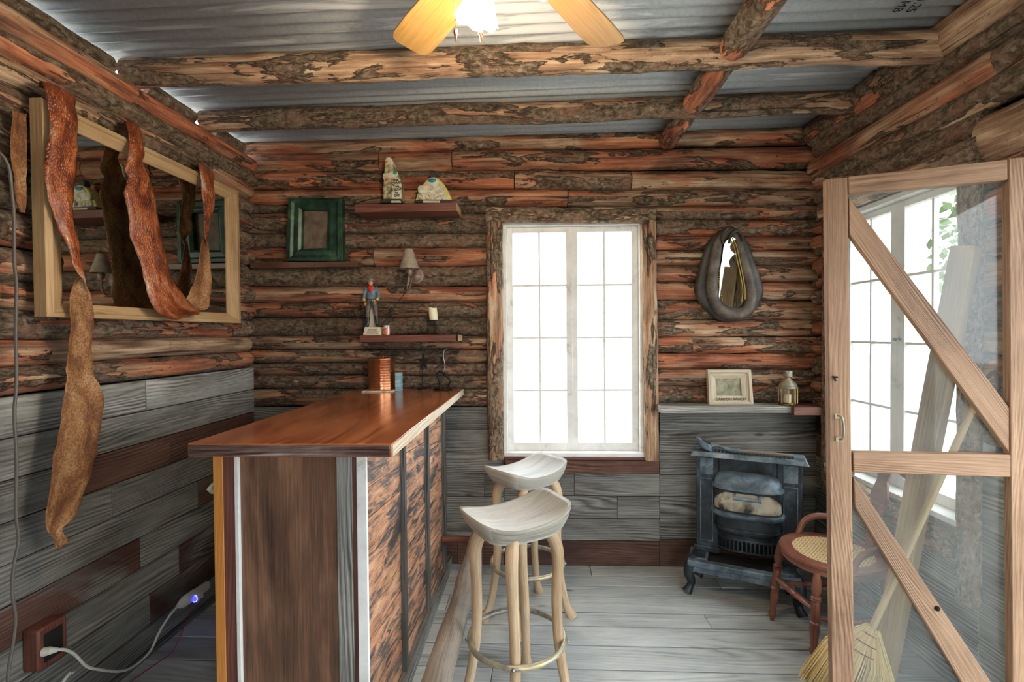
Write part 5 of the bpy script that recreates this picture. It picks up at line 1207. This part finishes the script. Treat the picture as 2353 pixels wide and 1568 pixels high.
def hand(m_, w, dirs, n):
    m_.ball(w, .0075, 10, (1, .7, 1.1))
    for k in range(4): b = w+n*((k-1.5)*.0034)+dirs*.004; L = (.011, .0125, .012, .0095)[k]; m_.tube([b, b+dirs*L*.55, b+dirs*L+Vector((0, .003, -.001))], [.0021, .002, .0016], 6)
    m_.tube([w+n*.006, w+n*.008+dirs*.006], [.0023, .0018], 6)
def hands(m_):
    m_.tube([fq(836, 687, -.012), fq(838, 693, -.014)], [.0095, .0085], 10); hand(m_, fq(839.5, 698, -.016), Vector((.15, -.1, -1)).normalized(), Vector((.9, -.35, 0)))
    m_.tube([fq(870, 686, -.016), fq(864, 690, -.024)], [.0095, .0085], 10); hand(m_, fq(860, 691, -.026), Vector((-1, -.1, -.1)).normalized(), Vector((0, -.3, .9)))
rem('gloves', hands, M['glove'], .0011)
m_ = MB(); m_.tube([fq(843, 688), fq(854, 689.5, -.0), fq(865, 688)], .021, 16, True, (1, .85, .16)); m_.build('belt', M['boot'], cf)
m_ = MB(); m_.tube([fq(841, 706, -.018), fq(843, 700, -.022), fq(850, 695, -.028), fq(858, 691, -.030)], [.003, .0035, .003, .0022], 8); m_.ball(fq(854, 692, -.03), .005, 8, (1.4, .5, .6)); m_.build('revolver', M['steel'], cf)
# glass candle jar
cj = empty('candle_jar', onY(888, 769, 3.0), 0, 'small orange candle in a glass jar beside the cowboy figurine', 'candle')
c = onY(889, 770, 2.995); m_ = MB(); m_.box(c.x-.021, c.x+.021, 2.975, 3.015, ZL+.001, ZL+.045); m_.build('candle_wax', M['orange'], cj, bevel=.008)
m_ = MB(); m_.lathe([(.0255, 0), (.0262, .06), (.0245, .06), (.0240, .047)], (c.x, 2.995, ZL+.0), 24, cap=False); m_.build('jar', M['clear'], cj)
# candle on an iron stand
ci = empty('candle_stand', onY(997, 769, 3.03), 0, 'black iron stand carrying the cream candle on the lower shelf', 'candle stand')
c = onY(995, 736, 3.04); m_ = MB(); m_.lathe([(0, 0), (.037, 0), (.038, .004), (0, .004)], (c.x, 3.04, c.z-.004), 24); m_.build('plate', M['blackiron'], ci)
for dx, dy, f in ((-.028, -.02, 0), (.022, -.028, 1), (.0, .035, 0)):
    m_ = MB(); P = [Vector((c.x+dx, 3.04+dy, c.z)), Vector((c.x+dx, 3.04+dy, c.z-.05)), Vector((c.x+dx+.002, 3.04+dy-.002, ZL+.012))]
    P += [Vector((c.x+dx+.010, 3.04+dy-.006, ZL+.0035)), Vector((c.x+dx+.017, 3.04+dy-.006, ZL+.009)), Vector((c.x+dx+.012, 3.04+dy-.006, ZL+.015))] if f else [Vector((c.x+dx, 3.04+dy, ZL+.0035))]
    m_.tube(smooth_pts(P, 4), .0035, 8); m_.build('leg', M['blackiron'], ci)
cn = empty('candle', Vector((c.x+.005, 3.04, c.z)), 0, 'cream pillar candle leaning slightly on the iron stand', 'candle')
m_ = MB(); N = 24; pr = [(0, 0), (.026, 0), (.0275, .006), (.0275, .07), (.0268, .078), (.021, .076), (0, .066)]
m_.lathe(pr, (0, 0, 0), N); m_.v = [Vector((v.x-v.z*.12+c.x+.006, v.y+3.04, v.z*(1+.06*math.sin(math.atan2(v.y, v.x)*2))+c.z+.0005)) for v in m_.v]; m_.build('wax', M['wax'], cn)
m_ = MB(); m_.tube([(c.x-.003, 3.04, c.z+.064), (c.x-.003, 3.038, c.z+.074)], .0012, 6); m_.build('wick', M['ink'], cn)
# ---- on the bar
cu = empty('copper_canister', (-.938, 3.035, CT), 0, 'hammered copper canister standing at the far end of the bar', 'canister')
c = onY(877, 890, 3.035); R0_ = .082; m_ = MB(); m_.lathe([(R0_-.004, 0), (R0_, .003), (R0_, .187), (R0_+.0015, .190), (R0_+.0015, .196), (R0_-.004, .198), (0, .199)], (c.x, 3.035, CT+.007), 48); m_.build('canister_body', M['copper'], cu)
m_ = MB(); m_.lathe([(.010, 0), (.008, .004), (.014, .007), (.012, .010), (0, .011)], (c.x+.01, 3.035, CT+.206), 16); m_.build('lid_knob', M['copper'], cu)
a, b_ = onY(833, 901, 2.955), onY(893, 901, 2.955); m_ = MB().tone(.5, .5, .5); m_.box(a.x, b_.x+.03, 2.935, 3.115, CT, CT+.007); tag(m_.build('coaster', M['cream'], None, bevel=.002), 'flat cream tile under the copper canister', 'tile')
bb = empty('tin_stack', (c.x+.12, 3.03, CT), 0, 'narrow pale blue stacked box right of the copper canister', 'box'); a, b_ = onY(909, 890, 3.0), onY(921.5, 890, 3.0)
for k in range(5): m_ = MB(); m_.box(a.x, b_.x, 2.99, 3.04, CT+k*.0232, CT+k*.0232+.0222); m_.build('stacked_section', M['lightblue'], bb, bevel=.002)
# horseshoe sculpture
hs = empty('horseshoe_figure', onY(1020, 889, 3.06), 0, 'welded iron figure made of horseshoes and bent rod on the bar end', 'sculpture'); Yh = 3.05
H = lambda x, y, d=0: onY(x, y, Yh+d)
m_ = MB(); bc = Vector((H(1018, 888).x, Yh, CT+.004)); m_.tube([bc+Vector((.056*math.cos(t), .034*math.sin(t), 0)) for t in [R_(100+k*16) for k in range(20)]], .0055, 8, True, (1, 1, .6)); m_.build('base_shoe', M['blackiron'], hs)
m_ = MB(); m_.tube(smooth_pts([Vector((H(1012, 886).x, Yh, CT+.006)), H(1010, 878), H(1006, 866), H(1006, 858), H(1012, 854), H(1020, 857), H(1028, 866), H(1034, 876), H(1032, 884), Vector((H(1030, 887).x, Yh, CT+.006))], 5), .0062, 8); m_.build('leg_shoe', M['blackiron'], hs)
m_ = MB(); m_.tube(smooth_pts([H(1018, 856), H(1021, 848), H(1022, 836), H(1019, 824), H(1019, 812), H(1022, 804), H(1029, 801)], 5), .0042, 8); m_.tube([H(1020, 848), H(1012, 852)], .0035, 6); m_.tube([H(1022, 848), H(1025, 850)], .006, 6); m_.build('body_rod', M['steel'], hs)
m_ = MB(); m_.tube([H(1020, 832), H(1006, 843), H(995, 853)], .0022, 6); m_.build('arm', M['blackiron'], hs); m_ = MB(); m_.tube([H(1020, 836), H(1011, 820), H(1008, 818)], .004, 6); m_.ball(H(1016, 824), .008, 10); m_.build('arm', M['blackiron'], hs)
# star figure on a rod
sf_ = empty('star_figure', Vector((onY(971, 892, 3.09).x, 3.09, CT)), 0, 'thin dark iron star figure on a rod, left of the horseshoe figure', 'sculpture'); Ys = 3.09; S = lambda x, y: onY(x, y, Ys)
m_ = MB(); m_.lathe([(.03, 0), (.03, .004), (.006, .006), (0, .006)], (S(970, 890).x, Ys, CT), 20); m_.tube([Vector((S(970, 890).x, Ys, CT+.005)), S(971, 845), S(973, 800)], .0028, 8); m_.build('rod_and_base', M['blackiron'], sf_)
ol = []; cc = S(973, 832)
for k in range(10): r = .050 if k % 2 == 0 else .019; a = R_(90+36*k); ol.append((cc.x+r*math.cos(a)*.8, cc.z+r*math.sin(a)*1.25))
m_ = MB(); m_.prism(ol, Ys-.005, Ys+.003, lambda u, v, d: (u, d, v)); m_.build('star_body', M['blackiron'], sf_, smooth=False)
m_ = MB(); m_.ball(S(977, 793), .008, 10, (.7, .7, 1.3)); m_.tube([S(973, 812), S(972, 800), S(977, 797)], .003, 6); m_.build('head', M['steel'], sf_)
# ================================================================ HORSE COLLAR MIRROR
hc = empty('horse_collar_mirror', onY(1675, 640, 3.14), 0, 'mirror set in an old leather horse collar hanging right of the window', 'mirror')
def tear(px_pts, Y, n=5): return [onY(x, y, Y) for x, y in [tuple(p) for p in smooth_loop(px_pts, n)]]
def smooth_loop(P, n):
    out = []; N = len(P)
    for i in range(N):
        p0, p1, p2, p3 = [Vector(P[(i+j-1) % N]) for j in range(4)]
        for k in range(n): t = k/n; out.append(.5*((2*p1)+(p2-p0)*t+(2*p0-5*p1+4*p2-p3)*t*t+(3*p1-p0-3*p2+p3)*t**3))
    return out
outer = [(1676, 519), (1690, 524), (1706, 537), (1722, 565), (1736, 605), (1750, 645), (1755, 672), (1744, 702), (1722, 728), (1695, 739), (1668, 740), (1640, 728), (1615, 704), (1598, 672), (1602, 640), (1612, 600), (1625, 562), (1640, 543), (1655, 530)]
inner = [(1679, 538), (1690, 552), (1698, 585), (1706, 620), (1714, 655), (1717, 680), (1710, 700), (1695, 710), (1676, 709), (1658, 700), (1647, 675), (1645, 640), (1650, 600), (1655, 570), (1664, 550)]
O_ = tear(outer, 3.12, 5); m_ = MB(); n = len(O_); cc = sum(O_, Vector())/n
rings = [(1., .028), (1., .008), (.965, -.006), (.90, -.012), (.80, -.014), (.55, -.012)]
for f, dy in rings:
    for p in O_: q = cc.lerp(p, f); m_.v.append(Vector((q.x, 3.115+dy, q.z)))
for i in range(len(rings)-1):
    for k in range(n): l = (k+1) % n; m_.face([i*n+k, i*n+l, (i+1)*n+l, (i+1)*n+k], [(0, 0)]*4)
m_.face([k for k in range(n)][::-1], [(0, 0)]*n); m_.build('leather_pad', M['leather'], hc, angle=60)
roll = tear([(1678, 532), (1692, 545), (1702, 580), (1713, 618), (1723, 655), (1727, 686), (1716, 712), (1696, 722), (1670, 720), (1648, 705), (1637, 676), (1636, 640), (1643, 598), (1650, 562), (1662, 543)], 3.085, 5)
rad = []
for p in roll: rad.append(.034 if p.z < 1.95 else lerp(.034, .022, min(1, (p.z-1.95)/.2)))
m_ = MB(); m_.tube(roll, rad, 16, closed=True, squash=(1, .8, 1)); m_.build('collar_roll', M['leather2'], hc)
mi = tear([(1680, 548), (1686, 555), (1692, 585), (1699, 620), (1708, 655), (1711, 685), (1702, 703), (1685, 706), (1665, 700), (1652, 680), (1650, 640), (1656, 600), (1660, 565), (1670, 551)], 3.09, 5)
m_ = MB(); n = len(mi)
for dy in (0, .004): m_.v += [Vector((p.x, 3.080+dy+(p.z-1.85)*-.10, p.z)) for p in mi]
m_.face(list(range(n)), [(0, 0)]*n); m_.face([n+k for k in range(n)][::-1], [(0, 0)]*n)
for k in range(n): l = (k+1) % n; m_.face([k, l, n+l, n+k], [(0, 0)]*4)
m_.build('mirror_glass', M['mirror'], hc, smooth=False)
def spath(pts, Y): return smooth_pts([onY(x, y, Y) for x, y in pts], 6)
m_ = MB(); m_.tube(spath([(1681, 545), (1692, 565), (1700, 600), (1708, 640), (1712, 665), (1712, 688)], 3.055), .003, 8); m_.tube(spath([(1678, 548), (1687, 568), (1695, 602), (1703, 640), (1707, 668), (1704, 694)], 3.055), .0026, 8); m_.build('rope_trim', M['yellow'], hc)
m_ = MB()
for p in spath([(1654, 620), (1652, 640), (1654, 665), (1660, 690)], 3.060): m_.ball(p, .0034, 6)
m_.build('stitching', M['yellow'], hc)
for dx, P in ((0, [(1662, 560), (1658, 545), (1664, 532), (1672, 524)]), (1, [(1676, 560), (1679, 540), (1692, 530), (1702, 538), (1706, 556)])):
    m_ = MB(); m_.tube(spath(P, 3.055), .013, 8, True, (.5, 1, 1)); m_.build('leather_strap', M['leather'], hc)
# ================================================================ LANTERN
ln = empty('lantern', onY(1810, 932, 3.05), 0, 'small brass lantern with glass sides on the shelf in the right corner', 'lantern')
c = onY(1810.5, 934, 3.04); lx, ly, lz = c.x, 3.04, ZG+.0; R1 = .051
m_ = MB(); m_.lathe([(.046, 0), (.052, .004), (.054, .012), (.048, .018), (.0, .018)], (lx, ly, lz), 24); m_.build('lantern_base', M['brasspol'], ln)
m_ = MB(); m_.lathe([(.053, 0), (.056, .004), (.053, .010), (.048, .012), (.050, .020), (.040, .034), (.026, .048), (.018, .056), (.014, .064), (.020, .070), (.026, .074), (.026, .094), (.029, .097), (.026, .106), (.0, .110)], (lx, ly, lz+.103), 28); m_.build('lantern_cap', M['brass'], ln)
for k in range(8): a = R_(22.5+45*k); m_ = MB(); m_.tube([(lx+R1*math.cos(a), ly+R1*math.sin(a), lz+.014), (lx+R1*math.cos(a), ly+R1*math.sin(a), lz+.107)], .0024, 6); m_.build('upright', M['brasspol'], ln)
m_ = MB(); m_.lathe([(.0475, .018), (.0475, .104)], (lx, ly, lz), 8, cap=False); m_.build('lantern_glass', M['clear'], ln, smooth=False)
m_ = MB(); m_.lathe([(.018, .018), (.018, .065), (.012, .068), (0, .066)], (lx, ly, lz), 16); m_.build('candle_stub', M['wax'], ln)
m_ = MB(); m_.tube(smooth_pts([(lx-.004, ly-.026, lz+.18), (lx+.012, ly-.034, lz+.170), (lx+.024, ly-.030, lz+.165)], 4), .0015, 6); m_.build('wire_handle', M['steel'], ln)
# iron hook seen through the door glass on the right wall
m_ = MB(); P = lambda x, y: onX(x, y, 1.69)
m_.tube(smooth_pts([P(2270, 868), P(2283, 856), P(2292, 872), P(2293, 895), P(2284, 905), P(2282, 890)], 5), .007, 8); tag(m_.build('iron_hook', M['blackiron'], None), 'curved black iron hook on the logs behind the glass door', 'hook')
# trees outside the right-hand window
def tree(x, y, h, w, label):
    r = empty('tree', (x, y, -.3), 0, label, 'tree', 'trees outside the right window'); m_ = MB().tone(.8, .2, .5); m_.tube([(x, y, -.3), (x+.1, y, h*.4), (x, y+.1, h*.8)], [.16, .12, .04], 8); m_.build('trunk', M['log'], r)
    m_ = MB()
    for k in range(900):
        a, e, q = rnd(0, 6.28), rnd(-.7, 1.3), rnd(.4, 1)**.5; c_ = Vector((x+w*q*math.cos(a)*math.cos(e), y+w*q*math.sin(a)*math.cos(e), h*.65+h*.4*q*math.sin(e))); b0 = len(m_.v); u = Vector((rnd(-1, 1), rnd(-1, 1), rnd(-1, 1))).normalized()*.13; v_ = u.cross(Vector((rnd(-1, 1), rnd(-1, 1), rnd(-1, 1)))).normalized()*.09
        m_.v += [c_-u, c_-v_*.8, c_+u, c_+v_*.8]; m_.face([b0, b0+1, b0+2, b0+3], [(0, 0)]*4)
    m_.build('foliage', M['leaf'], r, recalc=False)
tree(9., 9., 4.6, 1.6, 'leafy tree seen through the upper left panes of the side window')
tree(13.5, 6.0, 5.4, 1.8, 'leafy tree seen through the upper right panes of the side window')
# ================================================================ LIGHT
w = bpy.data.worlds.new('world'); SC.world = w; w.use_nodes = True
bg = w.node_tree.nodes['Background']; bg.inputs[0].default_value = (.87, .945, 1., 1); bg.inputs[1].default_value = 2.4
def light(name, typ, loc, e, col=(1, 1, 1), **kw):
    l = bpy.data.lights.new(name, typ); l.energy = e; l.color = col
    for k, v in kw.items(): setattr(l, k, v)
    o = bpy.data.objects.new(name, l); COL.objects.link(o); o.location = loc; return o
light('fan_bulb_light', 'POINT', (-.16, 1.43, 2.40), 11, (1, .78, .52), shadow_soft_size=.05)
vs = SC.view_settings
vs.view_transform = 'Standard'; vs.look = 'None'; vs.gamma = 1; vs.use_curve_mapping = False; vs.exposure = 1.7
